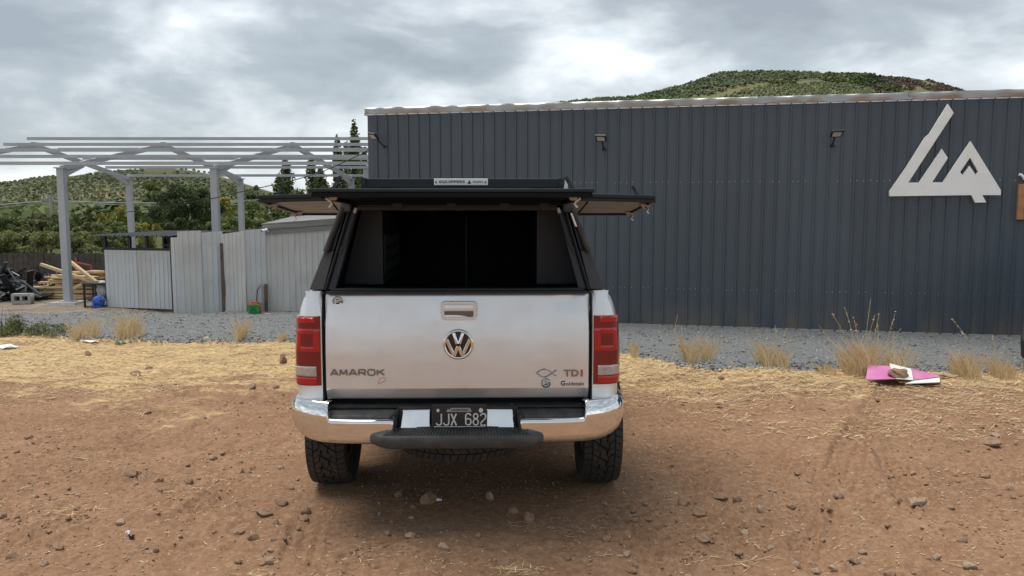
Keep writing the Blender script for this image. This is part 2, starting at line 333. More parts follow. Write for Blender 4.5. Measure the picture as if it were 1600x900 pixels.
def gz(x, y):
    """height of the dirt at world (x, y)"""
    x, y = np.asarray(x, float), np.asarray(y, float)
    near = np.clip(1 - (np.hypot(x, y - 6) - 14) / 10, 0, 1)
    z = 0.055 * vnoise(x * .7, y * .7, 1) + 0.044 * vnoise(x * 2.1, y * 2.1, 2) + 0.034 * vnoise(x * 6, y * 6, 3)
    z = z + 0.026 * vnoise(x * 15, y * 15, 4) * (1 + vnoise(x * 1.7, y * 1.7, 6)) + 0.016 * vnoise(x * 33, y * 33, 5) * (1 + 1.6 * vnoise(x * 2.3 + 5, y * 2.3, 7))
    lump = np.clip(vnoise(x * 4.3 + 7, y * 4.3, 8) - .22, 0, 1); z = z + 0.10 * lump
    for t in TRACKS:
        best = np.full(x.shape, 9.0); sg = np.zeros(x.shape); ss = np.zeros(x.shape); acc = 0.0
        for a, b in zip(t[:-1], t[1:]):
            d = b - a; L = np.hypot(*d); u = np.clip(((x - a[0]) * d[0] + (y - a[1]) * d[1]) / L ** 2, 0, 1)
            px, py = x - a[0] - u * d[0], y - a[1] - u * d[1]; q = np.hypot(px, py); k = q < best
            sg = np.where(k, (px * d[1] - py * d[0]) / L, sg); ss = np.where(k, acc + u * L, ss); best = np.where(k, q, best); acc += L
        fade = np.clip(np.minimum(ss, acc - ss) / .35, 0, 1) * np.clip(.75 + 1.6 * vnoise(x * 2.5, y * 2.5, 17), 0, 1); w = np.clip((0.125 - best) / 0.025, 0, 1) * fade
        z = z * (1 - 0.6 * w) - 0.016 * w + 0.015 * w * np.cos(sg * 2 * np.pi / 0.075) + 0.011 * w * np.sign(np.sin(ss * 2 * np.pi / 0.11 + sg * 18))
        z = z + 0.012 * fade * np.exp(-((best - 0.15) / 0.03) ** 2)
    flatten = np.clip((np.hypot((x + .33) / 1.3, (y - 5.3) / 1.0) - .8) * 2, 0.25, 1)
    return z * near * flatten
def axis(fine, lo, hi, grow, far):
    """coordinates: evenly spaced steps given by fine=[(a,b,step)], growing outwards"""
    c = []
    for a, b, s in fine: c += list(np.arange(a, b, s))
    c = sorted(set(np.round(c, 4))); s = c[1] - c[0]; left = []; v = c[0]
    while v > lo: s = min(s * grow, far); v -= s; left.append(v)
    s = c[-1] - c[-2]; v = c[-1]; right = []
    while v < hi: s = min(s * grow, far); v += s; right.append(v)
    return np.array(left[::-1] + c + right)
def build_ground():
    xs = axis([(-3.6, 4.6, 0.022)], -4200, 4200, 1.12, 500)
    ys = axis([(3.3, 6.2, 0.022), (6.2, 9.2, 0.04), (9.2, 13, 0.1)], -4200, 5200, 1.14, 500)
    X, Y = np.meshgrid(xs, ys); Z = gz(X, Y); n, k = Y.shape
    Vv = np.stack([X, Y, Z], -1).reshape(-1, 3); I = np.arange(n * k).reshape(n, k)
    Fq = np.stack([I[:-1, :-1], I[:-1, 1:], I[1:, 1:], I[1:, :-1]], -1).reshape(-1, 4)
    me = bpy.data.meshes.new('ground'); me.vertices.add(len(Vv)); me.vertices.foreach_set('co', Vv.astype(np.float32).ravel())
    me.loops.add(Fq.size); me.loops.foreach_set('vertex_index', Fq.astype(np.int32).ravel()); me.polygons.add(len(Fq))
    me.polygons.foreach_set('loop_start', np.arange(0, Fq.size, 4, dtype=np.int32)); me.update(calc_edges=True); smooth(me)
    m = bpy.data.materials.new('dirt_and_straw'); m.use_nodes = True; nt = m.node_tree; N, Lk = nt.nodes, nt.links
    b = N['Principled BSDF']; b.inputs['Roughness'].default_value = 0.95; b.inputs['Specular IOR Level'].default_value = 0.1
    g = N.new('ShaderNodeNewGeometry'); sep = N.new('ShaderNodeSeparateXYZ'); Lk.new(g.outputs['Position'], sep.inputs[0])
    def noise(s, d=5, r=.6, st=None):
        q = N.new('ShaderNodeTexNoise'); q.inputs['Scale'].default_value = s; q.inputs['Detail'].default_value = d; q.inputs['Roughness'].default_value = r
        v = g.outputs['Position']
        if st: mp = N.new('ShaderNodeMapping'); mp.inputs['Scale'].default_value = st; Lk.new(v, mp.inputs[0]); v = mp.outputs[0]
        Lk.new(v, q.inputs['Vector']); return q.outputs['Fac']
    def ramp(f, *st):
        r = N.new('ShaderNodeValToRGB'); Lk.new(f, r.inputs[0]); e = r.color_ramp.elements
        e[0].position, e[0].color = st[0][0], (*st[0][1], 1); e[1].position, e[1].color = st[-1][0], (*st[-1][1], 1)
        for p, c in st[1:-1]: e.new(p).color = (*c, 1)
        return r.outputs[0]
    def mth(op, a, c):
        q = N.new('ShaderNodeMath'); q.operation = op
        for i, v in enumerate((a, c)):
            if isinstance(v, (int, float)): q.inputs[i].default_value = v
            else: Lk.new(v, q.inputs[i])
        return q.outputs[0]
    def mix(f, A, B):
        q = N.new('ShaderNodeMix'); q.data_type = 'RGBA'; Lk.new(f, q.inputs['Factor']); 
        Lk.new(A, q.inputs['A']); Lk.new(B, q.inputs['B']); return q.outputs['Result']
    def rng_(f, a, c):
        q = N.new('ShaderNodeMapRange'); q.interpolation_type = 'SMOOTHSTEP'; q.inputs['From Min'].default_value = a; q.inputs['From Max'].default_value = c; Lk.new(f, q.inputs[0]); return q.outputs[0]
    d1 = ramp(noise(1.1, 6), (0.30, (0.225, 0.128, 0.076)), (0.5, (0.290, 0.170, 0.102)), (0.72, (0.365, 0.225, 0.140)))
    d2 = ramp(noise(26, 6, .7), (0.33, (0.125, 0.074, 0.046)), (0.5, (0.285, 0.167, 0.100)), (0.66, (0.45, 0.30, 0.20)))
    q = N.new('ShaderNodeMix'); q.data_type = 'RGBA'; q.inputs['Factor'].default_value = 0.45; Lk.new(d1, q.inputs['A']); Lk.new(d2, q.inputs['B']); dirt = q.outputs['Result']
    st = ramp(noise(30, 5, .75, (0.5, 1, 1)), (0.32, (0.24, 0.145, 0.070)), (0.47, (0.50, 0.355, 0.18)), (0.68, (0.68, 0.53, 0.31)))
    wob = mth('ADD', sep.outputs[1], mth('ADD', mth('MULTIPLY', mth('SUBTRACT', noise(0.55, 3), .5), 4.6), mth('MULTIPLY', mth('SUBTRACT', noise(4, 6, .8, (.5, 1.3, 1)), .5), 8.0)))
    wob = mth('SUBTRACT', wob, mth('MULTIPLY', sep.outputs[0], 0.05))
    msk = mth('MULTIPLY', rng_(wob, 7.5, 8.9), mth('SUBTRACT', 1.0, rng_(sep.outputs[1], 11.8, 12.6)))
    hole = N.new('ShaderNodeMapRange'); hole.inputs['From Min'].default_value = .36; hole.inputs['From Max'].default_value = .50; hole.inputs['To Min'].default_value = .25; Lk.new(noise(3.2, 7, .72, (.55, 1.4, 1)), hole.inputs[0]); msk = mth('MULTIPLY', msk, hole.outputs[0])
    col = mix(msk, dirt, st)
    yard = ramp(noise(3, 6, .7), (0.3, (0.14, 0.115, 0.09)), (0.5, (0.24, 0.20, 0.16)), (0.7, (0.33, 0.285, 0.235)))
    col = mix(rng_(sep.outputs[1], 11.6, 12.8), col, yard)
    fld = ramp(noise(0.05, 6, .7), (0.3, (0.04, 0.05, 0.02)), (0.5, (0.075, 0.085, 0.035)), (0.7, (0.13, 0.12, 0.055)))
    col = mix(rng_(sep.outputs[1], 22, 30), col, fld)
    Lk.new(col, b.inputs['Base Color'])
    hh = mth('ADD', mth('ADD', noise(45, 6, .7), mth('MULTIPLY', noise(13, 5, .7), 2.2)), mth('MULTIPLY', noise(160, 3, .6), 0.4))
    bp = N.new('ShaderNodeBump'); bp.inputs['Strength'].default_value = 0.8; bp.inputs['Distance'].default_value = 0.011
    Lk.new(hh, bp.inputs['Height']); Lk.new(bp.outputs[0], b.inputs['Normal'])
    me.materials.append(m); return tag(link('ground', me), kind='structure')
build_ground()

# gravel strip in front of the warehouse and the sheds: a sheet with an uneven near edge, and its stones
GE = [tuple(onground(*p))[:2] for p in ((-260, 522), (0, 524), (100, 527), (200, 533), (300, 537), (420, 536), (600, 540), (800, 545), (980, 553), (1050, 570), (1110, 577), (1180, 577), (1300, 579), (1430, 584), (1500, 583), (1600, 580), (1900, 585))]
def gnear(x): return np.interp(x, [p[0] for p in GE], [p[1] for p in GE]) + 0.35 * vnoise(np.asarray(x) * 1.3, np.asarray(x) * 0, 11) + 0.15 * vnoise(np.asarray(x) * 5, np.asarray(x) * 0, 12)
WA = onground(970, 510); WB = onground(1600, 530)
WE = Vector((WB.x - WA.x, WB.y - WA.y, 0)).normalized()
def _corner():
    n = Vector((WE.y, -WE.x, 0)); r = ray(578, 400); t = (Vector((WA.x, WA.y, 0)).dot(n)) / Vector((r.x, r.y, 0)).dot(n); return Vector((r.x * t, r.y * t, 0))
WO = _corner(); WRZ = math.atan2(WE.y, WE.x)
def gfar(x):
    x = np.asarray(x, float); w = WO.y + (x - WO.x) * WE.y / WE.x - 0.03
    return np.where(x > WO.x, w, 13.45 + 0.25 * vnoise(x * 1.1, x * 0, 14))
def build_gravel():
    xs = np.arange(-14, 11.5, 0.12); rows = []
    for t in np.linspace(0, 1, 22):
        a, c = gnear(xs), gfar(xs); y = a + (c - a) * t
        z = 0.012 + 0.022 * np.minimum(1, 6 * t) + 0.02 * vnoise(xs * 1.5, y * 1.5, 9) + 0.015 * vnoise(xs * 6, y * 6, 10)
        z = np.maximum(z + gz(xs, y) * 0.5, gz(xs, y) + 0.006) * (1 if t > 0 else 1) - (0.03 if t == 0 else 0)
        rows.append(list(zip(xs, y, z)))
    o = MB().grid(rows).build('gravel_strip', mat('gravel_base', (0.15, 0.155, 0.157), 0.9, 0, 0.45, 38, bump=0.8, bscale=55), None, sm=180)
    tag(o, kind='structure')
    n = 30000; x = rng.uniform(-13, 10.5, n); t = rng.uniform(0.0, 1, n) ** 0.9; a, c = gnear(x), gfar(x); y = a + (c - a) * (t * 1.03 - .03)
    r = rng.uniform(0.007, 0.021, n); z = 0.03 + 0.02 * vnoise(x * 1.5, y * 1.5, 9) + 0.015 * vnoise(x * 6, y * 6, 10) + gz(x, y) * .5
    stones('gravel_stones', np.stack([x, y, z], -1), r, M['gravelstone'], rng.beta(1.6, 2.2, n), 'loose grey crushed stones covering the gravel strip', 'gravel')
def stones(name, P, r, material, tint, label, cat, parent=None):
    n = len(P); base = np.array([(1,0,0),(-1,0,0),(0,1,0),(0,-1,0),(0,0,1),(0,0,-1)], float)
    F = np.array([(0,2,4),(2,1,4),(1,3,4),(3,0,4),(2,0,5),(1,2,5),(3,1,5),(0,3,5)])
    B = base[None] * rng.uniform(.55, 1.25, (n, 6, 1)); B = B + rng.normal(0, .22, (n, 6, 3)); a = rng.uniform(0, 6.28, n)
    ca, sa = np.cos(a)[:, None], np.sin(a)[:, None]; B = np.stack([B[..., 0] * ca - B[..., 1] * sa, B[..., 0] * sa + B[..., 1] * ca, B[..., 2] * .7], -1)
    V = P[:, None, :] + B * r[:, None, None]; FF = F[None] + (np.arange(n) * 6)[:, None, None]
    o = link(name, tris_mesh(name, V.reshape(-1, 3), FF.reshape(-1, 3), np.repeat(tint, 6), material), parent)
    return tag(o, label, cat, kind='stuff')
build_gravel()

# ------------------------------------------------------------------ hills
def pl(px, py, D): return ((px - 800) / FPX * D, HC + (325 - py) / FPX * D)
def hill(name, prof, D, y0, y1, material, seed):
    px = np.array([p[0] for p in prof], float); X = (px - 800) / FPX * D; Zr = HC + (325 - np.array([p[1] for p in prof], float)) / FPX * D
    xs = np.linspace(X[0], X[-1], 150); ys = np.concatenate([np.linspace(y0, D, 46), np.linspace(D, y1, 10)[1:]])
    def h(x, y):
        r = np.interp(x, X, Zr); t = np.clip((y - y0) / (D - y0), 0, 1); back = np.clip((y - D) / (y1 - D), 0, 1)
        k = (t * 0.75 + 0.25 * np.sin(t * np.pi / 2)) * (1 - back ** 1.5)
        edge = np.sin(np.pi * t)
        return (r + 2) * k - 2 + edge * (r * 0.10) * vnoise(x / 60, y / 60, seed) + edge * r * .05 * vnoise(x / 22, y / 22, seed + 1)
    rows = [[(x, y, float(z)) for x, z in zip(xs, h(xs, np.full_like(xs, y)))] for y in ys]
    o = MB().grid(rows).build(name, material, None, sm=180); tag(o, kind='structure'); return h
def hillmat(name, cols, sc):
    m = bpy.data.materials.new(name); m.use_nodes = True; N, Lk = m.node_tree.nodes, m.node_tree.links
    b = N['Principled BSDF']; b.inputs['Roughness'].default_value = 0.95; b.inputs['Specular IOR Level'].default_value = 0.05
    g = N.new('ShaderNodeNewGeometry'); n = N.new('ShaderNodeTexNoise'); n.inputs['Scale'].default_value = sc; n.inputs['Detail'].default_value = 6; n.inputs['Roughness'].default_value = .65
    Lk.new(g.outputs['Position'], n.inputs['Vector']); r = N.new('ShaderNodeValToRGB'); Lk.new(n.outputs['Fac'], r.inputs[0]); e = r.color_ramp.elements
    e[0].position, e[0].color = .34, (*cols[0], 1); e[1].position, e[1].color = .70, (*cols[2], 1); e.new(.58).color = (*cols[1], 1)
    Lk.new(r.outputs[0], b.inputs['Base Color']); return m
HL = [(-500, 300), (-200, 292), (0, 289), (40, 290), (95, 277), (150, 277), (190, 268), (240, 264), (262, 263), (300, 267), (340, 274), (380, 287), (420, 300), (460, 311), (560, 318), (760, 322)]
hl = hill('hill', HL, 480, 320, 620, hillmat('hill_soil', ((0.09, 0.10, 0.05), (0.15, 0.14, 0.075), (0.40, 0.29, 0.17)), 0.022), 31)
HR = [(560, 300), (760, 190), (860, 168), (930, 160), (985, 158), (1060, 141), (1115, 122), (1160, 119), (1250, 121), (1330, 123), (1400, 125), (1440, 132), (1480, 144), (1520, 156), (1580, 176), (1700, 215), (1900, 260), (2300, 310)]
hr = hill('hill', HR, 640, 430, 900, hillmat('hill_soil_dry', ((0.12, 0.145, 0.07), (0.18, 0.17, 0.09), (0.50, 0.37, 0.22)), 0.018), 41)
FH = hill('far_hill', [(-700, 300), (-200, 290), (0, 285), (20, 289), (60, 297), (200, 310), (420, 305), (600, 310), (800, 318)], 1500, 900, 1800, hillmat('far_hill_wood', ((0.03, 0.042, 0.032), (0.045, 0.06, 0.04), (0.06, 0.075, 0.05)), 0.01), 51)
def clumps(name, P, r, k, material, tint, label, cat, qs=(.32, .62)):
    """distant trees: each a handful of leaf masses standing on the slope"""
    n = len(P); d = rng.normal(0, 1, (n, k, 3)); d /= np.linalg.norm(d, axis=-1, keepdims=True); d[..., 2] = np.abs(d[..., 2]) * 1.1
    c = P[:, None, :] + d * (r[:, None, None] * rng.uniform(.45, .95, (n, k, 1)))
    u = np.cross(d, rng.normal(0, 1, (n, k, 3))); u /= np.linalg.norm(u, axis=-1, keepdims=True); v = np.cross(d, u)
    s = r[:, None, None] * rng.uniform(*qs, (n, k, 1)); u, v = u * s, v * s
    Q = np.stack([c - u - v, c + u - v * .7, c + u * .8 + v, c - u + v * .9], 2).reshape(-1, 4, 3)
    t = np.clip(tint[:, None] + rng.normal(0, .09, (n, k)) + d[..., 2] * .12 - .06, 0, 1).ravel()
    o = link(name, quads_mesh(name, Q, t, material)); return tag(o, label, cat, kind='stuff')
def hilltrees():
    # left hill: orchard rows on the upper slope, scrub below
    x = []; y = []
    for i in range(150):
        for j in range(74):
            x.append(-340 + i * 2.6 + rng.normal(0, .35)); y.append(190 + j * 4.6 + (i % 40) * .5 + rng.normal(0, .5))
    x, y = np.array(x), np.array(y); keep = (y < 490) & (y > 180) & (rng.random(len(x)) < .88) & (vnoise(x / 40, y / 40, 77) > -.32) & (x > -y * .8); x, y = x[keep], y[keep]
    P = np.stack([x, y, np.maximum(hl(x, y), 0) + .6], -1); clumps('orchard_trees', P, rng.uniform(.8, 1.35, len(x)), 10, M['leaf_hill'], np.clip(.42 + .6 * vnoise(x / 30, y / 30, 70), 0, 1), 'rows of green trees covering the low hill behind the steel frame', 'trees')
    n = 5600; y = rng.uniform(60, 235, n); x = -y * rng.uniform(.12, 1.1, n); keep = vnoise(x / 25, y / 25, 71) > -.30; x, y = x[keep], y[keep]
    P = np.stack([x, y, np.maximum(hl(x, y), 0) + .5], -1); clumps('hillside_scrub', P, rng.uniform(.8, 2.0, len(x)), 30, M['leaf_mid'], np.clip(.50 + .7 * vnoise(x / 18, y / 18, 72), 0, 1), 'mixed green scrub at the foot of the low hill', 'scrub', (.14, .28))
    n = 700; x = rng.uniform(-250, -60, n); y = rng.uniform(150, 260, n); keep = vnoise(x / 30 + 9, y / 30, 73) > .08; x, y = x[keep], y[keep]
    P = np.stack([x, y, np.maximum(hl(x, y), 0) + .3], -1); clumps('dry_scrub', P, rng.uniform(.8, 1.6, len(x)), 26, M['leaf_red'], rng.uniform(.2, .8, len(x)), 'reddish brown dry scrub at the foot of the low hill', 'scrub', (.14, .28))
    # right hill
    x = []; y = []
    for i in range(200):
        for j in range(90):
            x.append(10 + i * 2.15 + rng.normal(0, .35)); y.append(430 + j * 2.45 + (i % 2) * 1.2 + rng.normal(0, .9))
    x, y = np.array(x), np.array(y); top = np.interp(x, [10, 150, 230, 280, 330, 420], [610, 585, 608, 590, 540, 470]); 
    keep = (rng.random(len(x)) < .9) & (y < 650); x, y, top = x[keep], y[keep], top[keep]
    low = y < top; sel = low & (x < 330)
    P = np.stack([x[sel], y[sel], hr(x[sel], y[sel]) + .5], -1); clumps('hillside_orchard', P, rng.uniform(.75, 1.2, sel.sum()), 9, M['leaf_hill'], np.clip(.66 + .5 * vnoise(x[sel] / 40, y[sel] / 40, 74), 0, 1), 'light green orchard on the slope of the hill above the warehouse', 'trees')
    sel = (y > top + 8) & (x < 240) & (np.mod(np.round((x + y * .55) / 3.0), 3) != 0)
    P = np.stack([x[sel], y[sel], hr(x[sel], y[sel]) + 1.2], -1); clumps('hilltop_trees', P, rng.uniform(1.0, 1.7, sel.sum()), 10, M['leaf_crest'], np.clip(.62 + .4 * vnoise(x[sel] / 20, y[sel] / 20, 75), 0, 1), 'dark green rows of trees on the crest of the hill above the warehouse', 'trees')
    sel = (~low) & (x >= 190) & (vnoise(x / 16, y / 16, 76) > -.08) & (x < 285)
    P = np.stack([x[sel], y[sel], hr(x[sel], y[sel]) + .8], -1); clumps('hilltop_scrub', P, rng.uniform(.8, 1.9, sel.sum()), 9, M['leaf_mid'], np.clip(.30 + .8 * vnoise(x[sel] / 14, y[sel] / 14, 78), 0, 1), 'patchy green scrub on the right of the crest above the warehouse', 'scrub')
    sel = (x >= 262) & (vnoise(x / 16, y / 16, 79) > -.15)
    P = np.stack([x[sel], y[sel], hr(x[sel], y[sel]) + .6], -1); clumps('red_scrub', P, rng.uniform(.8, 1.5, sel.sum()), 8, M['leaf_red'], rng.uniform(.15, .7, sel.sum()), 'reddish brown scrub running down the right shoulder of the hill', 'scrub')
hilltrees()

# ------------------------------------------------------------------ warehouse
def wl(px, py, off=0.0):
    """photograph point on the warehouse front -> (distance along the wall, height); off = distance in front of the sheeting"""
    n = Vector((WE.y, -WE.x, 0)); o = WO + n * off; r = ray(px, py); c = Vector((0, 0, HC))
    t = (o - c).dot(n) / r.dot(n); p = c + r * t; return (p - WO).dot(WE), p.z
WH = 3.30
def build_warehouse():
    W = empty('warehouse', WO, WRZ, label='long low warehouse clad in dark grey blue ribbed metal sheeting', cat='building')
    prof = []
    for k in range(6):
        x = k * .1745
        prof += [(x, 0), (x + .05, .0), (x + .056, -.003), (x + .085, -.003), (x + .091, 0), (x + .138, 0), (x + .147, -.022), (x + .163, -.022), (x + .1725, 0)]
    prof.append((1.0465, 0))
    def sheet(h): return MB().grid([[(x, y, z) for x, y in prof] for z in (0.03, h)]).mesh('wall_sheet')
    me = sheet(WH); me.materials.append(M['wall']); ms = sheet(WH - .02); ms.materials.append(M['wall'])
    for k in range(15):
        o = link('wall_sheet', me, W, (k * 1.047, 0, 0))
    for k in range(9): link('side_sheet', ms, W, (-.01, 9.5 - k * 1.047, 0), (0, 0, -math.pi / 2))
    MB().span((0.03, .05, 0.0), (15.6, 9.4, 3.2)).build('core', M['lampblack'], W)
    MB().hexa([(-.05, -.02, 3.27), (15.75, -.02, 3.27), (15.75, 9.6, 3.24), (-.05, 9.6, 3.24)], [(-.05, -.02, 3.31), (15.75, -.02, 3.31), (15.75, 9.6, 3.28), (-.05, 9.6, 3.28)]).build('roof', M['galv'], W)
    MB().span((-.03, -.016, 0), (15.7, .3, .05)).build('plinth', M['concrete'], W)
    x = -.03; k = 0                          # crumpled flashing along the eave, one length after another
    while x < 15.6:
        L = 2.04; rows = []
        for i in range(61):
            u = x + L * i / 60; w = .018 * math.sin(u * 6.1 + k) + .014 * math.sin(u * 13.7 + 2 * k) + .010 * float(vnoise(np.array(u * 9.), np.array(k * 3.), 5))
            w2 = .012 * math.sin(u * 9.3 + 1.7 * k) + .012 * math.sin(u * 21.1)
            rows.append([(u, -.030 - .004 * (k % 2), 3.285 + .004 * math.sin(u * 36)), (u, -.034 + .2 * w2 - .004 * (k % 2), 3.305), (u, -.036 + .55 * w, 3.345), (u, -.040 + .7 * w2, 3.385 + .10 * w), (u, -.02, 3.386), (u, .32, 3.36)])
        MB().grid(rows).build('flashing', M['flash'], W, sm=180); x += 2.0; k += 1
    s = MB()                                  # screws
    for z in (0.60, 2.18):
        for k in range(88):
            for dx in (.030, .112):
                if random.random() < .62: s.box((k * .1745 + dx + random.uniform(-.008, .008), -.004, z + random.uniform(-.006, .006)), (.010, .008, .009))
    tag(s.build('screws', M['galv'], W), kind='stuff')
    # wooden window
    s0, zt = wl(1588, 288); s1, zb = wl(1588, 343); s0 = (s0 + s1) / 2; wd = .95
    w = MB().span((s0 + .07, -.05, zb + .07), (s0 + wd - .07, -.035, zt - .07)).build('window', M['glass'], W)
    for a, b in (((s0, zb), (s0 + .07, zt)), ((s0 + wd - .07, zb), (s0 + wd, zt)), ((s0 + .07, zt - .07), (s0 + wd - .07, zt)), ((s0 + .07, zb), (s0 + wd - .07, zb + .07))):
        MB().span((a[0], -.085, a[1]), (b[0], -.02, b[1])).build('window_frame', M['woodframe'], w, bv=.004)
    for t in (.36, .68): MB().span((s0 + .07, -.058, zb + (zt - zb) * t), (s0 + wd - .07, -.051, zb + (zt - zb) * t + .014)).build('window_bar', M['lampblack'], w)
    # the emblem on the wall, its two squiggle strokes and the floodlights hang on the wall
    R8 = lambda x, y: wl(1370 + x * .2222, 150 + y * .2222, .07)
    out = [R8(*p) for p in ((88, 705), (90, 668), (210, 497), (340, 290), (372, 262), (500, 55), (541, 118), (222, 608), (298, 608), (458, 372), (500, 436), (390, 606), (466, 606), (660, 318), (872, 660), (872, 697), (742, 697), (770, 748), (692, 750), (666, 697))]
    hol = [R8(*p) for p in ((656, 432), (715, 530), (697, 556), (652, 490), (604, 556), (586, 535))]
    e = empty('wall_sign', WO, WRZ, label='large white angular logo sign fixed high on the grey warehouse wall', cat='sign')
    flat('letters', [out, hol], .045, M['sign'], e, (0, -.048, 0))
    a = wl(1590, 273); b = [(a[0] + dx, -.05, a[1] + dz) for dx, dz in ((0, 0), (.03, -.005), (.07, -.06), (.12, -.085), (.2, -.06), (.27, .03), (.33, .08), (.42, .05), (.5, -.06))]
    e2 = empty('script_sign', WO, WRZ, label='white curved lettering stroke above the wooden window', cat='sign'); MB().tube(b, .018, 8).build('stroke', M['sign'], e2, sm=60)
    for s_ in (.05, .3): MB().tube([(a[0] + s_, -.05, a[1] - (.02 if s_ < .1 else -.05)), (a[0] + s_, .0, a[1] - (.02 if s_ < .1 else -.05))], .005, 6).build('pin', M['galv'], e2)
    def flood(px, py, yaw, where):
        s, z = wl(px, py); p = WO + WE * s; f = empty('floodlight', (p.x, p.y, z), WRZ, label='small black square floodlight ' + where, cat='floodlight', group='floodlights along the warehouse wall')
        MB().span((-.03, -.03, -.05), (.05, -.001, -.02)).build('wall_plate', M['lampblack'], f, bv=.003)
        h = Vector((yaw * .10, -.22, .12)); MB().tube([(0, -.02, -.035), (yaw * .02, -.10, .0), h * .75], .012, 8).build('arm', M['lampblack'], f, sm=60)
        zx = Vector((yaw * .35, -.52, -.78)).normalized(); x = Vector((1, yaw * .3, 0)); x = (x - zx * x.dot(zx)).normalized(); y = zx.cross(x); Mx = Matrix((x, y, zx)).transposed()
        MB().box(h, (.16, .13, .035), Mx).build('housing', M['lampblack'], f, bv=.006)
        MB().box(h + zx * .019, (.115, .085, .004), Mx).build('lens', M['lampglass'], f)
    flood(602, 226, -1.1, 'at the left corner of the grey warehouse'); flood(944, 230, -.25, 'in the middle of the warehouse wall above the truck'); flood(1299, 224, .3, 'on the warehouse wall left of the white logo')
build_warehouse()

# ------------------------------------------------------------------ open steel frame
def build_frame():
    F = empty('steel_frame', (-8.37, 15.0, 0), 0, label='unfinished open shed of grey steel columns, rafters and purlins', cat='steel frame')
    D = Vector((1.43, 5.6, 0)); B = Vector((2.84, 0.0, 0)); ZE, ZR = 2.55, 3.23
    cs = MB().box((0, 0, 1.265), (.125, .125, 2.53)).mesh('column'); cs.materials.append(M['steel'])
    cap = MB().box((0, 0, 2.54), (.19, .19, .02)).mesh('cap_plate'); cap.materials.append(M['steel'])
    foot = MB().box((0, 0, .055), (.24, .24, .016)).mesh('base_plate'); foot.materials.append(M['steel'])
    pad = MB().hexa([(-.28, -.28, -.05), (.28, -.28, -.05), (.28, .28, -.05), (-.28, .28, -.05)], [(-.24, -.24, .046), (.24, -.24, .046), (.24, .24, .046), (-.24, .24, .046)]).mesh('footing'); pad.materials.append(M['concrete'])
    for k in range(-1, 3):
        for e in (0, 1):
            p = B * k + D * e; c = link('column', cs, F, p); 
            for n, m in (('cap_plate', cap), ('base_plate', foot), ('footing', pad)): link(n, m, c)
        a, r, b = B * k + Vector((0, 0, ZE - .02)), B * k + D * .5 + Vector((0, 0, ZR - .06)), B * k + D + Vector((0, 0, ZE - .02))
        up = (0, 0, 1)
        for u, v in ((a, r), (b, r)):
            o = MB().bar(u, v, .06, .10, up).build('rafter', M['steel'], F)
            d = (v - u).normalized()
            MB().hexa([u + Vector((-.03, 0, -.07)), u + Vector((.03, 0, -.07)), u + Vector((.03, 0, -.18)), u + Vector((-.03, 0, -.18))],
                      [u + d * .55 + Vector((-.03, 0, -.05)), u + d * .55 + Vector((.03, 0, -.05)), u + d * .55 + Vector((.03, 0, -.07)), u + d * .55 + Vector((-.03, 0, -.07))]).build('haunch', M['steel'], o)
        MB().box(r + Vector((0, 0, .0)), (.08, .14, .13)).build('ridge_plate', M['steel'], F)
    x0, x1 = -B.x - .05, 2 * B.x + .35
    def purlin(t, z, far):
        c = D * (t if far else t); y = c.y; m = MB(); w, h, th = .045, .062, .006
        m.span((x0, y - w / 2, z), (x1, y - w / 2 + th, z + h)); m.span((x0, y - w / 2 + th, z + h - th), (x1, y + w / 2, z + h)); m.span((x0, y - w / 2 + th, z), (x1, y + w / 2, z + th))
        m.build('purlin', M['steel'], F, loc=(c.x, 0, 0))
    for i in range(5):
        t = i / 4; purlin(.5 * (1 - t) - (.02 if i == 0 else 0), ZR + (ZE - ZR) * t + .045, False)
    for i in range(1, 5): purlin(.5 + i / 8, ZR + (ZE - ZR) * i / 4 + .045, True)
build_frame()
pts = [at(577, 234, 13.2), at(545, 250, 13.4), at(500, 270, 13.7), at(450, 284, 14.0), at(375, 300, 14.5), at(338, 309, 14.8), at(275, 320, 15.2), at(210, 330, 15.8), at(103, 340, 16.6), at(0, 343, 17.5), at(-180, 340, 19)]
tag(MB().tube(pts, .008, 6).build('power_cable', M['cable'], None, sm=60), 'thin black cable sagging from the warehouse corner across the steel frame', 'cable')

# ------------------------------------------------------------------ sheet metal sheds and fence
def ribbed(name, w, h0, h1, mt, parent, loc, rz=0, rib=.105, tilt=0.0):
    """one ribbed roofing sheet stood on end: width w, heights h0 (left) and h1 (right)"""
    xs = [0]; prof = []; n = max(2, round(w / rib)); r = w / n
    for k in range(n):
        x = k * r; prof += [(x + .001, 0), (x + r * .60, 0), (x + r * .70, -.008), (x + r * .86, -.008), (x + r * .95, 0)]
    prof.append((w, 0)); rows = []
    for t in np.linspace(0, 1, 7):
        rows.append([(x, y + .026 * float(vnoise(np.array(x * 2.4 + loc[0] * 7), np.array(t * 3.5), 21)) - tilt * t, t * (h0 + (h1 - h0) * x / w)) for x, y in prof])
    return MB().grid(rows).build(name, mt, parent, loc=loc, rot=(0, 0, rz))
def between(p, q): d = Vector(q) - Vector(p); return d.xy.length, math.atan2(d.y, d.x)
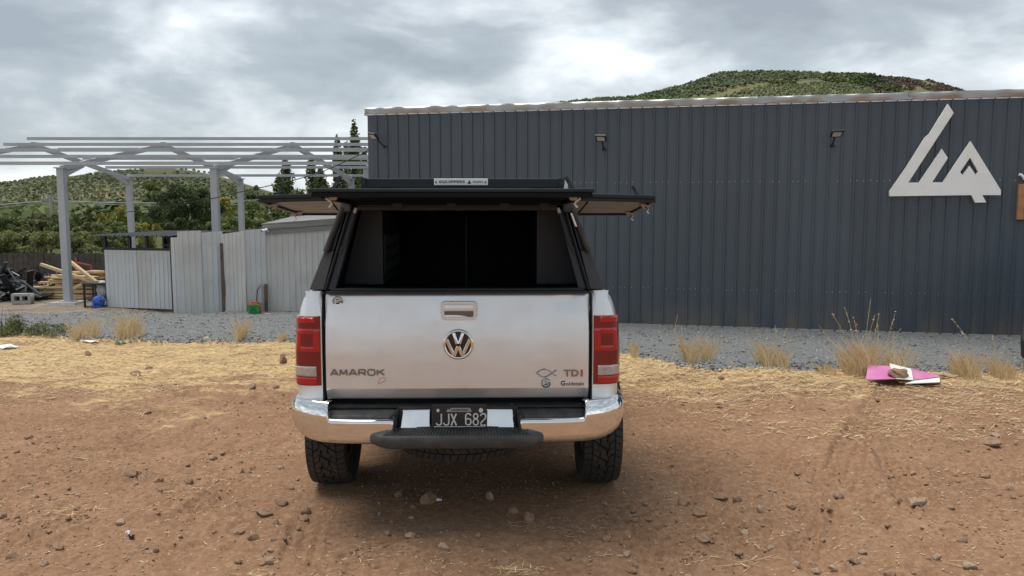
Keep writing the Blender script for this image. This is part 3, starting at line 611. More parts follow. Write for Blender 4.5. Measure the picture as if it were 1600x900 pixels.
def build_sheds():
    # low open-topped lean-to on the left
    A, Bp = onground(167, 482), onground(272, 486); L, rz = between(A, Bp)
    S = empty('lean_to', A, rz, label='low lean-to of pale sheet metal with dark flat roof beside the lumber pile', cat='shed')
    hs = (at(167, 393, A.y).z, at(272, 394, Bp.y).z); ws = (.31, .27, .25, .37); x = 0
    for i, f in enumerate(ws):
        w = f / sum(ws) * L; ribbed('wall_sheet', w + .008, hs[0], hs[0] + .0, M['sheet'] if i != 2 else M['sheetb'], S, (x, -.004 * (i % 2), .03), 0, .09); x += w
    for px in (0.0, .37 * L, .62 * L, L):
        MB().box((px + .0, .04, .66), (.045, .045, 1.32)).build('post', M['lampblack'], S)
    for y in (.04, 1.6): MB().bar((-.02, y, hs[0] + .045), (L, y, hs[0] + .045), .05, .05).build('rail', M['lampblack'], S)
    for px in (0, .5 * L, L): MB().box((px, 1.6, .66), (.045, .045, 1.32)).build('post', M['lampblack'], S)
    for i in range(3):
        rows = [[(-.25 + (i * .42 + .44 * u) * (L + .35) / 1.28, -.12 + v * 2.1, 1.31 + .03 * v + .004 * i + .010 * math.sin(u * 40)) for u in np.linspace(0, 1, 30)] for v in np.linspace(0, 1, 3)]
        MB().grid(rows).build('roof_sheet', M['lampblack'], S)
    MB().span((0, 1.62, .0), (L, 1.66, 1.2)).build('back_wall', M['fencewood'], S)
    # patchwork fence of single tall sheets
    base = [(270, 490), (282, 490), (318, 489.5), (350, 488), (386, 490), (417, 488.5)]
    tops = [(371, 371), (361.5, 360), (363.5, 361), (366, 360.5), (359.5, 357)]
    A = onground(270, 490); Fn = empty('sheet_fence', A, 0, label='patchwork fence of tall pale corrugated metal sheets in the yard', cat='fence')
    for i in range(5):
        p, q = onground(*base[i]), onground(*base[i + 1]); off = (.03, 0, .03, -.02, .02)[i]; p.y += off; q.y += off
        L, rz = between(p, q); h0, h1 = at(base[i][0], tops[i][0], p.y).z, at(base[i + 1][0], tops[i][1], q.y).z
        ribbed('fence_sheet', L + .012, h0, h1, M['sheetb'] if i in (1, 3) else M['sheet'], Fn, (p.x - A.x, p.y - A.y, .0), rz, .088, (0, .01, .02, 0, .015)[i])
    for px in (274, 318, 352, 388): p = onground(px, 488); MB().box((p.x - A.x, .16, .6), (.07, .07, 1.2)).build('post', M['postwood'], Fn)
    # right shed with plank fascia, running behind the truck to the warehouse
    A, Bp = onground(417, 488), onground(600, 487); L, rz = between(A, Bp)
    R = empty('shed', A, rz, label='pale sheet metal shed with weathered grey plank roof edge behind the truck', cat='shed')
    h0, h1 = at(417, 366, A.y).z, at(600, 352, Bp.y).z; n = 4
    for i in range(n):
        ribbed('wall_sheet', L / n + .01, h0 + (h1 - h0) * i / n, h0 + (h1 - h0) * (i + 1) / n, M['sheetb'] if i != 2 else M['sheet'], R, (i * L / n, -.004 * (i % 2), .02), 0, .095)
    for i, (dz, dy) in enumerate(((.0, -.03), (.085, -.045))):
        MB().bar((-.02, dy, h0 + .03 + dz), (L, dy, h1 + .03 + dz), .03, .08).build('fascia_plank', M['woodgrey'], R, bv=.004)
    MB().hexa([(-.03, -.06, h0 + .16), (L, -.06, h1 + .16), (L, 2.2, h1 + .26), (-.03, 2.2, h0 + .26)], [(-.03, -.06, h0 + .18), (L, -.06, h1 + .18), (L, 2.2, h1 + .28), (-.03, 2.2, h0 + .28)]).build('roof', M['woodgrey'], R)
    for y in (.05, 2.1): MB().hexa([(.02, y, 0), (L - .05, y, 0), (L - .05, y + .03, 0), (.02, y + .03, 0)], [(.02, y, h0), (L - .05, y, h1), (L - .05, y + .03, h1), (.02, y + .03, h0)]).build('back_wall', M['fencewood'], R)
    for x in (.02, L - .06): MB().span((x, .08, 0), (x + .03, 2.1, h0)).build('end_wall', M['sheet'], R)
    c = at(414, 360, A.y - .1); cm = empty('security_camera', c, label='small white security camera at the corner of the plank-roofed shed', cat='camera')
    MB().tube([(-.035, -.06, -.01), (.03, .02, .012)], .024, 10).build('body', M['white'], cm, sm=50); MB().tube([(-.037, -.063, -.0105), (-.035, -.06, -.01)], .018, 10).build('lens', M['lampblack'], cm, sm=50)
    MB().tube([(.02, .0, .0), (.045, .06, -.02), (.05, .12, -.03)], .008, 6).build('bracket', M['white'], cm)
build_sheds()

# ------------------------------------------------------------------ yard things
def build_yard():
    # dark board fence at the back of the yard
    a, b = at(-90, 430, 19.5), at(172, 434, 19.5); Fe = empty('board_fence', (a.x, 19.5, 0), 0, label='dark weathered board fence behind the lumber pile', cat='fence'); x = 0
    while x < b.x - a.x:
        w = random.uniform(.11, .16); MB().box((x + w / 2, random.uniform(-.01, .01), .34), (w - .012, .022, .72 + random.uniform(-.05, .05))).build('board', M['fencewood'], Fe); x += w
    for z in (.2, .6): MB().span((0, .02, z), (b.x - a.x, .06, z + .06)).build('rail', M['fencewood'], Fe)
    # lumber pile
    c = onground(118, 466); z = .03; row = 0
    def plank(p, q, w, h, m, label, grp=None):
        o = MB().bar((0, 0, 0), Vector(q) - Vector(p), w, h).build('plank', m, None, bv=.003, loc=p); tag(o, label, 'plank', grp); return o
    for lev in range(11):
        n = 5 - lev // 4
        for k in range(n):
            y = 16.0 + k * .24 + random.uniform(-.06, .06); x0 = -9.55 + lev * .03 + random.uniform(-.28, .28); x1 = -7.75 - lev * .02 + random.uniform(-.45, .2)
            if lev > 8: x0 += .4; x1 -= .3
            plank((x0, y, z + random.uniform(-.003, .003)), (x1, y + random.uniform(-.42, .42), z + random.uniform(-.02, .03)), random.uniform(.12, .18), random.uniform(.03, .042), M['wood'] if random.random() < .55 else M['woodb'], 'rough sawn plank in the ' + ('bottom', 'middle', 'top')[min(2, lev // 4)] + ' layers of the lumber pile, ' + ('front' if k < n / 2 else 'back') + ' side', 'planks stacked in the lumber pile')
        z += .047
    def pole(p0, p1, y0, y1, lab): plank(at(*p0, y0), at(*p1, y1), .06, .055, M['wood'], lab)
    pole((64, 413), (152, 443), 15.9, 15.5, 'long pale pole sloping down to the right across the lumber pile')
    pole((110, 409), (157, 446), 15.8, 15.35, 'long pale pole leaning steeply at the right of the lumber pile')
    pole((112, 452), (130, 443.5), 15.5, 15.4, 'short pale offcut propped low against the lumber pile')
    # scrap heap: one dark tangle
    n = 420; P = np.zeros((n, 4, 3)); t = np.zeros(n); c = Vector((-10.45, 16.1, 0)); m = MB(); tt = []
    for i in range(n):
        r = math.sqrt(random.random()); an = random.uniform(0, 6.28); x, y = r * math.cos(an) * 1.35, r * math.sin(an) * .7; h = max(0.03, .62 * (1 - r ** 1.6) * (1 if x < .3 else .7)); zz = random.uniform(.25, 1) * h
        d = Vector((random.gauss(0, 1), random.gauss(0, .5), random.gauss(0, .35))).normalized() * random.uniform(.08, .38); pz = max(zz, abs(d.z) + .02)
        p = Vector((x, y, pz)); m.bar(p - d, p + d, random.choice((.02, .03, .05, .12)), random.choice((.01, .02, .03)), (random.random() - .5, random.random() - .5, 1)); tt += [random.choice((0, .1, .2, .3, .35, .5, .66, .75, .95))] * 8
    me = m.mesh('scrap_heap'); a = me.attributes.new('tint', 'FLOAT', 'POINT'); a.data.foreach_set('value', tt); me.materials.append(M['scrap']); tag(link('scrap_heap', me, None, c), 'tangled heap of dark scrap bars and sheets left of the lumber pile', 'scrap', kind='stuff')
    d0, d1 = at(33, 438, 15.7), at(64, 461, 15.2); tag(MB().bar((0, 0, 0), d1 - d0, .05, .03).build('scrap_bar', M['lampblack'], None, loc=d0), 'long straight black bar sloping down over the scrap heap', 'bar')
    # concrete block
    p = onground(36, 474.5); bo = [(-.17, 0), (.17, 0), (.17, .19), (-.17, .19)]
    blk = empty('concrete_block', (p.x, p.y, .0), .15, label='grey hollow concrete block with two square holes before the scrap heap', cat='block')
    flat('block', [bo, [(-.12, .06), (-.02, .06), (-.02, .145), (-.12, .145)], [(.02, .06), (.12, .06), (.12, .145), (.02, .145)]], .16, M['concrete'], blk, (0, 0, .004))
    MB().span((-.165, .06, .01), (.165, .075, .185)).build('hole_shade', M['lampblack'], blk)  # black sheet stands in for the shade inside the two holes
    # red trestle and bar
    def red(name, label, pts, w=.035):
        o = empty(name, (pts[0][0].x, pts[0][0].y, 0), label=label, cat='stand')
        for a, b in pts: MB().bar(a - o.location, b - o.location, w, w).build('leg', M['redpaint'], o)
    g = lambda px, py, y: at(px, py, y)
    red('trestle', 'red metal trestle standing by the dark fence left of the scrap heap', [(g(8.5, 436, 18.4), g(11.5, 417, 18.4)), (g(14.5, 436, 18.4), g(12, 417, 18.4)), (g(8.5, 434, 19.0), g(11.5, 417, 18.45)), (g(14.5, 434, 19.0), g(12, 417, 18.45))], .05)
    red('red_gate', 'thin red frame standing above the right end of the lumber pile', [(g(118.5, 440, 18.2), g(118, 403, 18.2)), (g(118, 410, 18.2), g(142, 415, 18.2)), (g(142, 440, 18.2), g(142, 415, 18.2))], .03)
    a, b = g(48, 435, 17.4), g(68, 434.5, 17.4); red('red_beam', 'red painted beam lying between the scrap heap and the lumber pile', [(a, b), (Vector((a.x + .05, a.y, 0)), Vector((a.x + .05, a.y, a.z))), (Vector((b.x - .05, b.y, 0)), Vector((b.x - .05, b.y, b.z)))], .045)
    # black stand, sack, blue bag
    o0 = onground(146, 481); st = empty('metal_stand', o0, 0, label='black metal stand with shelf beside the low lean-to', cat='stand'); H = .42
    for x, y in ((-.15, 0), (.02, -.02), (-.15, .4), (.22, .4)): MB().box((x, y, H / 2), (.028, .028, H)).build('leg', M['lampblack'], st)
    MB().span((-.17, -.04, H), (.26, .44, H + .03)).build('top', M['lampblack'], st); MB().span((-.17, -.02, .17), (.26, .42, .19)).build('shelf', M['lampblack'], st)
    MB().bar((-.15, 0, .02), (.02, -.02, .02), .02, .02).build('stretcher', M['lampblack'], st)
    def lump(name, label, cat, p, s, m, seed, f=.35, sub=3):
        bm = bmesh.new(); bmesh.ops.create_icosphere(bm, subdivisions=sub, radius=1)
        for v in bm.verts:
            q = np.array(v.co) * 2.1 + seed; k = 1 + f * float(vnoise(np.array(q[0] + q[2]), np.array(q[1] - q[2] * .7), seed)) * 1.6 + f * .5 * float(vnoise(np.array(q[0] * 2.5), np.array(q[1] * 2.5 + q[2] * 2.5), seed + 1))
            v.co *= k
        zmin = min(v.co.z for v in bm.verts)
        for v in bm.verts: v.co.z = max(v.co.z, zmin * .55) ; v.co = Vector((v.co.x * s[0], v.co.y * s[1], v.co.z * s[2]))
        zmin = min(v.co.z for v in bm.verts)
        for v in bm.verts: v.co.z -= zmin
        me = bpy.data.meshes.new(name); bm.to_mesh(me); bm.free(); me.materials.append(m); o = link(name, me, None, p); return tag(o, label, cat)
    p = onground(158, 482); lump('plastic_bag', 'crumpled bright blue plastic bag beside the low lean-to', 'bag', (p.x - .02, p.y - .05, 0), (.13, .1, .13), M['blue'], 5, .7)
    p = at(160, 461, 14.7); lump('sack', 'white sack resting on the black stand shelf', 'sack', (o0.x + .13, o0.y + .2, .19), (.13, .14, .18), M['sack'], 9, .3)
    # hose reel, standpipe, hose, board
    o = onground(398, 492); hr_ = empty('hose_reel', o, .15, label='green and orange garden hose reel standing by the sheet fence', cat='hose reel')
    for y in (-.10, .10):
        m = MB(); m.bar((-.10, y, 0), (.05, y, .17), .03, .022, (0, 1, 0)); m.bar((.10, y, 0), (-.05, y, .17), .03, .022, (0, 1, 0)); m.bar((-.10, y, .17), (.10, y, .17), .022, .03); m.bar((-.085, y, .10), (.085, y, .10), .022, .11); m.build('side_frame', M['green'], hr_, bv=.004)
    MB().lathe([(-.085, .02), (-.085, .10), (-.05, .092), (0, .098), (.05, .092), (.085, .10), (.085, .02)], 20, 'Y', (0, 0, .11)).build('hose_coil', M['orange'], hr_, sm=50)
    MB().tube([(-.06, -.09, .17), (-.05, 0, .215), (.05, 0, .215), (.06, .09, .17)], .012, 6).build('handle', M['redpaint'], hr_)
    o = onground(416.5, 489); tp = empty('standpipe', o, 0, label='short brown post with garden tap in front of the plank-roofed shed', cat='tap')
    MB().box((0, 0, .25), (.05, .05, .5)).build('post', M['postwood'], tp, bv=.004); MB().tube([(-.005, -.02, .475), (-.08, -.03, .48)], .009, 6).build('tap', M['brass'], tp); MB().tube([(-.055, -.03, .495), (-.085, -.03, .50)], .007, 6).build('tap_handle', M['redpaint'], tp)
    hp = [o + Vector(q) for q in ((-.085, -.04, .47), (-.125, -.06, .40), (-.14, -.07, .25), (-.13, -.08, .12), (-.09, -.09, .022), (.0, -.10, .014), (.12, -.08, .014), (.35, -.05, .014), (.55, -.08, .014))]
    tag(MB().tube(hp, .008, 6).build('garden_hose', M['cable'], None, sm=60), 'dark hose hanging from the tap and running along the shed foot', 'hose')
    p = onground(432, 491.5); tag(MB().box((0, 0, .02), (.36, .2, .02)).build('flat_board', M['concrete'], None, loc=(p.x, p.y, .0), rot=(.02, .01, .1)), 'flat grey slab lying at the foot of the tap post', 'slab')
    # pink folded card with a stone, and a board
    p = onground(1400, 598); zc = float(gz(p.x, p.y)) + .03; pc = empty('cardboard_sheet', (p.x, p.y, zc), .1, label='bent pink and white cardboard sheet lying on the straw', cat='cardboard')
    def leaf(n, pts, m): 
        k = len(pts); MB().add([(x, y, z) for x, y, z in pts] + [(x, y, z + .006) for x, y, z in pts], [tuple(range(k))[::-1], tuple(range(k, 2 * k))] + [(i, (i + 1) % k, k + (i + 1) % k, k + i) for i in range(k)]).build(n, m, pc)
    leaf('pink_flap', [(-.40, -.12, .006), (-.10, -.16, .02), (.02, .16, .085), (-.14, .30, .07)], M['pink']); leaf('white_flap', [(-.10, -.165, .022), (.06, -.2, .012), (.26, .16, .05), (.10, .30, .085), (.024, .165, .087)], M['paper'])
    leaf('pink_flap', [(.065, -.2, .012), (.44, -.06, .008), (.46, .02, .012), (.265, .16, .05)], M['pink']); leaf('white_flap', [(-.09, -.30, .0), (.30, -.27, .0), (.42, -.08, .002), (.06, -.21, .006)], M['paper'])
    lump('rock', 'reddish brown stone holding down the pink cardboard', 'rock', (p.x - .02, p.y - .09, zc + .028), (.10, .07, .058), M['rock'], 14, .35)
    q = onground(1432, 603); tag(MB().box((0, 0, 0), (.36, .09, .014)).build('thin_board', M['woodb'], None, loc=(q.x, q.y, float(gz(q.x, q.y)) + .035), rot=(.02, -.02, -.15)), 'thin pale board lying right of the pink cardboard', 'board')
    # litter on the dirt
    for px, py, s, m, lab in ((683, 782, (.06, .012, .008), 'white', 'small white stick on the dirt behind the truck'), (8, 544, (.3, .18, .02), 'paper', 'pale scrap of cloth on the straw at the left edge'), (140, 535, (.25, .08, .012), 'paper', 'white paper scrap on the straw below the dry grass clump'), (188, 536, (.13, .07, .012), 'green', 'small teal plastic scrap on the straw'), (206, 848, (.035, .02, .012), 'lampblack', 'small black scrap on the dirt at lower left'), (200, 838, (.02, .02, .014), 'white', 'tiny white chip on the dirt at lower left'), (1480, 592, (.2, .05, .015), 'woodb', 'thin stick on the straw right of the pink cardboard')):
        g_ = onground(px, py); rows = [[(s[0] * (u - .5), s[1] * (v - .5), s[2] * (1 + .8 * math.sin(u * 7 + v * 5))) for u in np.linspace(0, 1, 5)] for v in np.linspace(0, 1, 4)]
        mm = MB().grid(rows); o = mm.build('litter', M[m], None, loc=(g_.x, g_.y, float(gz(g_.x, g_.y)) + .004), rot=(0, 0, random.uniform(-.6, .6))); tag(o, lab, 'litter'); so = o.modifiers.new('s', 'SOLIDIFY'); so.thickness = .006
    return lump
lump = build_yard()

# ------------------------------------------------------------------ trees and bushes
def crown_mesh(name, blobs, n, leaf, material, dark=0.0):
    """leaves spread over many overlapping leaf masses; blobs = [(centre, radii, tint)]"""
    w = np.array([b[1][0] * b[1][2] for b in blobs]); k = rng.choice(len(blobs), n, p=w / w.sum())
    C = np.array([b[0] for b in blobs])[k]; R = np.array([b[1] for b in blobs])[k]; T = np.array([b[2] for b in blobs])[k]
    d = rng.normal(0, 1, (n, 3)); d /= np.linalg.norm(d, axis=1, keepdims=True); rad = rng.uniform(.25, 1.0, n) ** .5 * rng.uniform(.85, 1.12, n)
    P = C + d * R * rad[:, None]
    nrm = d + rng.normal(0, .7, (n, 3)); nrm /= np.linalg.norm(nrm, axis=1, keepdims=True)
    u = np.cross(nrm, rng.normal(0, 1, (n, 3))); u /= np.linalg.norm(u, axis=1, keepdims=True); v = np.cross(nrm, u)
    s = (leaf * rng.uniform(.45, 1.25, n))[:, None]; u, v = u * s * .62, v * s
    Q = np.stack([P - v * .6, P + u * .5, P + v * .6, P - u * .5], 1)
    t = np.clip(T + rng.normal(0, .16, n), 0, 1)
    Q[:, :, 2] = np.maximum(Q[:, :, 2], .03)
    return quads_mesh(name, Q, t, material)
def tree(name, label, cat, px, ptop, D, wpx, kind, m, base=0.0, group=None, dens=1.0, tint=.5):
    """a tree standing at distance D whose top shows at (px, ptop) and whose crown is wpx wide in the photograph"""
    k = D / FPX; H = HC + (325 - ptop) * k; W = wpx * k; o = empty(name, ((px - 800) * k, D, 0), random.uniform(0, 6.28), label=label, cat=cat, group=group); bl = []
    if kind == 'poplar':
        z = H * .10; 
        while z < H * .985:
            t = (z / H); r = W / 2 * min(1, 2.1 * (1 - t) ** .75 + .10) * random.uniform(.85, 1.15) * min(1, .6 + t * 2.5)
            for q in range(3): a = random.uniform(0, 6.28); bl.append(((math.cos(a) * r * .45, math.sin(a) * r * .45, z + random.uniform(-.2, .2) * r), (r * .62, r * .62, r * 1.2), tint + random.uniform(-.25, .25)))
            z += max(r * .55, H * .022)
        tr = MB().tube([(0, 0, 0), (.02 * W, 0, H * .4), (0, .02 * W, H * .96)], [W * .07, W * .045, W * .006], 7)
        for i in range(9):
            z = H * (.12 + .08 * i); a = random.uniform(0, 6.28); r = W * .3; tr.tube([(0, 0, z), (math.cos(a) * r * .5, math.sin(a) * r * .5, z + r), (math.cos(a) * r * .7, math.sin(a) * r * .7, z + r * 2.4)], [W * .02, W * .014, W * .004], 5)
    else:
        z0 = base * H; c = Vector((0, 0, z0 + (H - z0) * .52)); E = Vector((W / 2, W / 2, (H - z0) / 2)); nb = 26 if kind == 'round' else 34
        tr = MB().tube([(0, 0, 0), (.03 * W, .02 * W, H * .3), (.0, .03 * W, H * .62)], [W * .05, W * .036, W * .012], 8)
        for i in range(nb):
            zz = random.uniform(-.92, .84); a = random.uniform(0, 6.28); q = random.uniform(.3, .82) * math.sqrt(max(.05, 1 - max(0, zz) ** 2 - .25 * max(0, -zz))); p = c + Vector((math.cos(a) * q * E.x, math.sin(a) * q * E.y, zz * E.z))
            if kind == 'bush' : p.z = max(p.z, E.z * .25)
            r = random.uniform(.20, .36) * min(E.x, E.z) * (1.0 if kind == 'round' else .85)
            if p.z + r * .8 > H: p.z = H - r * .8
            bl.append((tuple(p), (r * 1.15, r * 1.15, r * random.uniform(.7, 1.1)), tint + random.uniform(-.28, .28)))
            if i % 3 == 0: q = p * .55; q.z = z0 * .6 + p.z * .35; tr.tube([(.02 * W, .01 * W, H * .12 + .1 * q.z), tuple(q), tuple(p)], [W * .022, W * .014, W * .005], 5)
    leaf = max(.07, 4.6 * k); n = int(np.clip(dens * 8.5 * wpx * max(20, min((325 - ptop) + HC / k, 150)) / 14, 700, 8000))
    link('crown', crown_mesh('crown', bl, n, leaf, m), o); tr.build('trunk', M['trunk'], o, sm=60); return o
def build_trees():
    pop = 'poplars standing behind the steel frame'
    for px, top, D, w, lab in ((450, 248, 62, 24, 'tall slim poplar behind the left end of the canopy hatch'), (438, 270, 66, 18, 'shorter slim poplar at the left of the poplar row'), (490, 243, 70, 19, 'slim poplar left of the dense poplar cluster'), (504, 262, 66, 26, 'loose yellowish poplar at the left foot of the poplar cluster'), (531, 210, 64, 17, 'tall poplar, left one of the dense cluster beside the warehouse'), (545, 221, 70, 18, 'middle poplar of the dense cluster beside the warehouse'), (557, 188, 62, 21, 'tallest poplar, reaching above the steel frame beside the warehouse'), (572, 232, 60, 24, 'poplar pressed against the warehouse corner')):
        tree('poplar_tree', lab, 'tree', px, top, D, w * 1.12, 'poplar', M['leaf_poplar'], group=pop, dens=1.7)
    for px, top, D, w, m, lab, b, ti in (
        (288, 286, 52, 92, 'leaf_dark', 'large dark green round tree behind the lean-to', .05, .55), (262, 300, 55, 66, 'leaf_dark', 'dark green tree left of the largest round tree', .05, .6), (326, 294, 56, 60, 'leaf_dark', 'dark tree just left of the middle steel column', .05, .5),
        (243, 284, 66, 40, 'leaf_mid', 'light green tree top behind the dark trees', .1, .7), (354, 305, 48, 26, 'leaf_yellow', 'yellow green narrow tree between the two middle columns', .05, .7), (398, 312, 52, 60, 'leaf_mid', 'green tree right of the yellow tree', .03, .6), (400, 288, 90, 34, 'leaf_dark', 'small dark tree on the rise behind the back column', .05, .35),
        (425, 318, 46, 44, 'leaf_olive', 'bright olive tree below the left canopy door', .02, .55), (466, 296, 52, 46, 'leaf_mid', 'green tree at the foot of the slim poplar', .03, .5), (470, 328, 40, 46, 'leaf_olive', 'light green bush above the plank roof edge', .02, .7), (512, 292, 58, 56, 'leaf_dark', 'dark green tree behind the left hatch corner', .03, .55),
        (548, 268, 58, 50, 'leaf_mid', 'green tree at the foot of the poplar cluster', .03, .4), (212, 318, 50, 30, 'leaf_mid', 'green tree behind the left back column', .04, .6), (190, 322, 44, 34, 'leaf_yellow', 'yellowish tree left of the back column', .03, .45), (232, 347, 34, 46, 'leaf_yellow', 'yellow green bush above the lean-to roof', .0, .45),
        (160, 330, 46, 24, 'leaf_yellow', 'small yellow green tree between pole and back column', .02, .5), (142, 318, 56, 12, 'leaf_mid', 'narrow upright tree right of the front column', .02, .75), (122, 322, 56, 14, 'leaf_mid', 'narrow upright tree just right of the front column', .02, .75), (86, 328, 50, 26, 'leaf_olive', 'olive tree beside the utility pole', .02, .6),
        (60, 338, 60, 46, 'leaf_dark', 'dark green tree left of the utility pole', .02, .5), (20, 342, 60, 44, 'leaf_mid', 'green tree near the orange house', .02, .45), (500, 330, 38, 60, 'leaf_mid', 'green bush hidden partly by the canopy pillar', .0, .55)):
        tree('leafy_tree', lab, 'tree', px, top, D, w, 'round', M[m], b, 'trees behind the yard', tint=ti)
    for px, top, D, w, m, lab in ((-40, 352, 24, 90, 'leaf_olive', 'olive green bush at the far left edge above the board fence'), (22, 356, 25, 78, 'leaf_olive', 'large olive green bush above the left of the board fence'), (72, 362, 24, 66, 'leaf_olive', 'olive bush behind the front steel column'), (128, 366, 25, 70, 'leaf_olive', 'olive green bush above the lumber pile'), (165, 362, 27, 50, 'leaf_mid', 'green bush beside the lean-to roof'), (150, 392, 21, 40, 'leaf_olive', 'low olive bush directly behind the lumber pile'), (205, 352, 30, 60, 'leaf_mid', 'green bush behind the lean-to'), (345, 345, 34, 70, 'leaf_mid', 'green bush behind the tall sheet fence'), (290, 340, 36, 90, 'leaf_dark', 'dark green bush behind the sheet fence'), (405, 342, 34, 60, 'leaf_olive', 'olive bush behind the right end of the sheet fence'), (0, 338, 38, 80, 'leaf_mid', 'green bush in the second row at the far left'), (50, 342, 40, 70, 'leaf_olive', 'olive bush in the second row left of the front column'), (105, 345, 37, 76, 'leaf_mid', 'green bush in the second row right of the front column'), (150, 347, 35, 60, 'leaf_olive', 'olive bush in the second row left of the back column'), (185, 345, 38, 60, 'leaf_mid', 'green bush in the second row around the back column'), (375, 338, 40, 70, 'leaf_mid', 'green bush around the right back column'), (440, 330, 44, 70, 'leaf_mid', 'green bush below the left canopy door')):
        tree('bush', lab, 'bush', px, top, D, w, 'bush', M[m], 0, 'bushes along the back of the yard', dens=1.25, tint=.55)
    # green weeds on the gravel at the left
    for px, py, w, h, lab in ((62, 525, 62, 22, 'low green weed clump on the gravel at left'), (12, 524, 50, 36, 'green straggly weed at the left edge of the gravel')):
        p = onground(px, py); k = p.y / FPX; bl = [((random.gauss(0, .3) * w * k, random.gauss(0, .12), abs(random.gauss(0, .4)) * h * k + .02), (w * k * .2, .12, h * k * .3), random.uniform(.3, .8)) for _ in range(12)]
        o = empty('weed_clump', (p.x, p.y, 0), label=lab, cat='weed'); link('foliage', crown_mesh('foliage', bl, 1100, .035, M['leaf_olive']), o)
        s = MB(); 
        for i in range(14): x = random.gauss(0, .3) * w * k; s.tube([(x, 0, 0), (x + random.gauss(0, .05), random.gauss(0, .05), h * k * .6), (x + random.gauss(0, .12), random.gauss(0, .1), h * k * random.uniform(.8, 1.4))], [.005, .004, .002], 4)
        s.build('stem', M['trunk'], o)
build_trees()
def build_far():
    # utility pole, lines and houses
    D = 58; b = at(84, 362, D); t = at(80, 304, D); P = empty('utility_pole', (b.x, D, 0), label='pale concrete utility pole standing left of the front steel column', cat='pole')
    H = t.z; MB().tube([(0, 0, 0), (-.12, 0, H)], [.16, .10], 8).build('pole', M['concrete'], P, sm=60); MB().bar((-.75, 0, H - .35), (.15, 0, H - .25), .09, .09).build('crossarm', M['concrete'], P)
    for x in (-.7, -.35): MB().tube([(x, 0, H - .3), (x, 0, H - .08)], .035, 6).build('insulator', M['white'], P)
    for i, (dy, lab) in enumerate(((0, 'upper power line crossing behind the steel columns'), (6, 'lower power line crossing behind the steel columns'))):
        pts = [at(-260, 330 + dy, D), at(0, 320 + dy * .7, D), at(78, 313.5 + dy * .3, D), at(180, 317 + dy * .5, D), at(308, 317.5 + dy * .8, D), at(410, 312 + dy, D), at(560, 300 + dy, D)]
        tag(MB().tube(pts, .035, 5).build('power_line', M['wire'], None), lab, 'power line')
    p = at(308, 317, D - .1); sp = empty('line_spacer', p, label='white insulator bracket hanging on the power lines', cat='insulator'); MB().tube([(0, 0, .35), (0, 0, -.4)], .035, 6).build('rod', M['white'], sp); MB().tube([(-.2, 0, 0), (.2, 0, .05)], .05, 6).build('insulator', M['white'], sp)
    def house(px, py, D, w, h, wall, roof, lab):
        p = at(px, py, D); k = D / FPX; o = empty('house', (p.x, D, p.z), label=lab, cat='house'); W, Hh = w * k, h * k
        MB().span((-W / 2, 0, -3), (W / 2, W * .7, Hh * .55)).build('wall', wall, o); MB().add([(-W * .56, -W * .06, Hh * .5), (W * .56, -W * .06, Hh * .5), (W * .56, W * .35, Hh), (-W * .56, W * .35, Hh), (-W * .56, W * .76, Hh * .5), (W * .56, W * .76, Hh * .5)], [(0, 1, 2, 3), (3, 2, 5, 4), (0, 3, 4), (1, 5, 2), (0, 4, 5, 1)]).build('roof', roof, o)
        for x in (-.25, .2): MB().span((W * x, -.05, Hh * .1), (W * (x + .12), -.01, Hh * .38)).build('window', M['glass'], o)
    house(116, 332, 150, 13, 10, M['houseroof'], M['houseroof'], 'small dark red house on the slope right of the front column'); house(7, 343, 140, 11, 10, M['sign'], M['housewall'], 'small house with orange roof at the far left'); house(74, 331, 150, 10, 6, M['sign'], M['concrete'], 'small grey roofed house beside the utility pole')
build_far()

# ------------------------------------------------------------------ pickup truck
YAW = math.radians(1.35); TO = at(715, 540, 4.4)
T = empty('pickup_truck', (TO.x, TO.y, 0.0), YAW, label='silver pickup truck seen from behind with black canopy and open hatch', cat='pickup truck')
AXY, AXZ, TR = 0.80, 0.375, 0.38
XO = ([.56, .62, .74, .80, 1.0, 1.2, 1.26, 1.30, 1.325, 1.34], [.865, .90, .912, .912, .915, .900, .886, .870, .850, .835])
def xo(z): return float(np.interp(z, *XO))
def corner(z, t, off=0.0):
    """rear body corner in plan: t 0..1 from the tailgate gap round to the flank"""
    X = xo(z); pts = [(.750, .035), (.756, .010), (.80, .003), (.845, .008), (X - .024, .030), (X - .006, .072), (X, .14)]
    s = [0]; 
    for a, b in zip(pts, pts[1:]): s.append(s[-1] + math.hypot(b[0] - a[0], b[1] - a[1]))
    q = t * s[-1]; x, y = np.interp(q, s, [p[0] for p in pts]), np.interp(q, s, [p[1] for p in pts])
    x2, y2 = np.interp(min(q + .012, s[-1]), s, [p[0] for p in pts]), np.interp(min(q + .012, s[-1]), s, [p[1] for p in pts]); x1, y1 = np.interp(max(q - .012, 0), s, [p[0] for p in pts]), np.interp(max(q - .012, 0), s, [p[1] for p in pts])
    dx, dy = x2 - x1, y2 - y1; L = math.hypot(dx, dy) or 1; y += .30 * max(0, z - 1.205) * (1 - t * .6) - .25 * max(0, .808 - z) * (1 - t * .6); return x + off * dy / L, y - off * dx / L
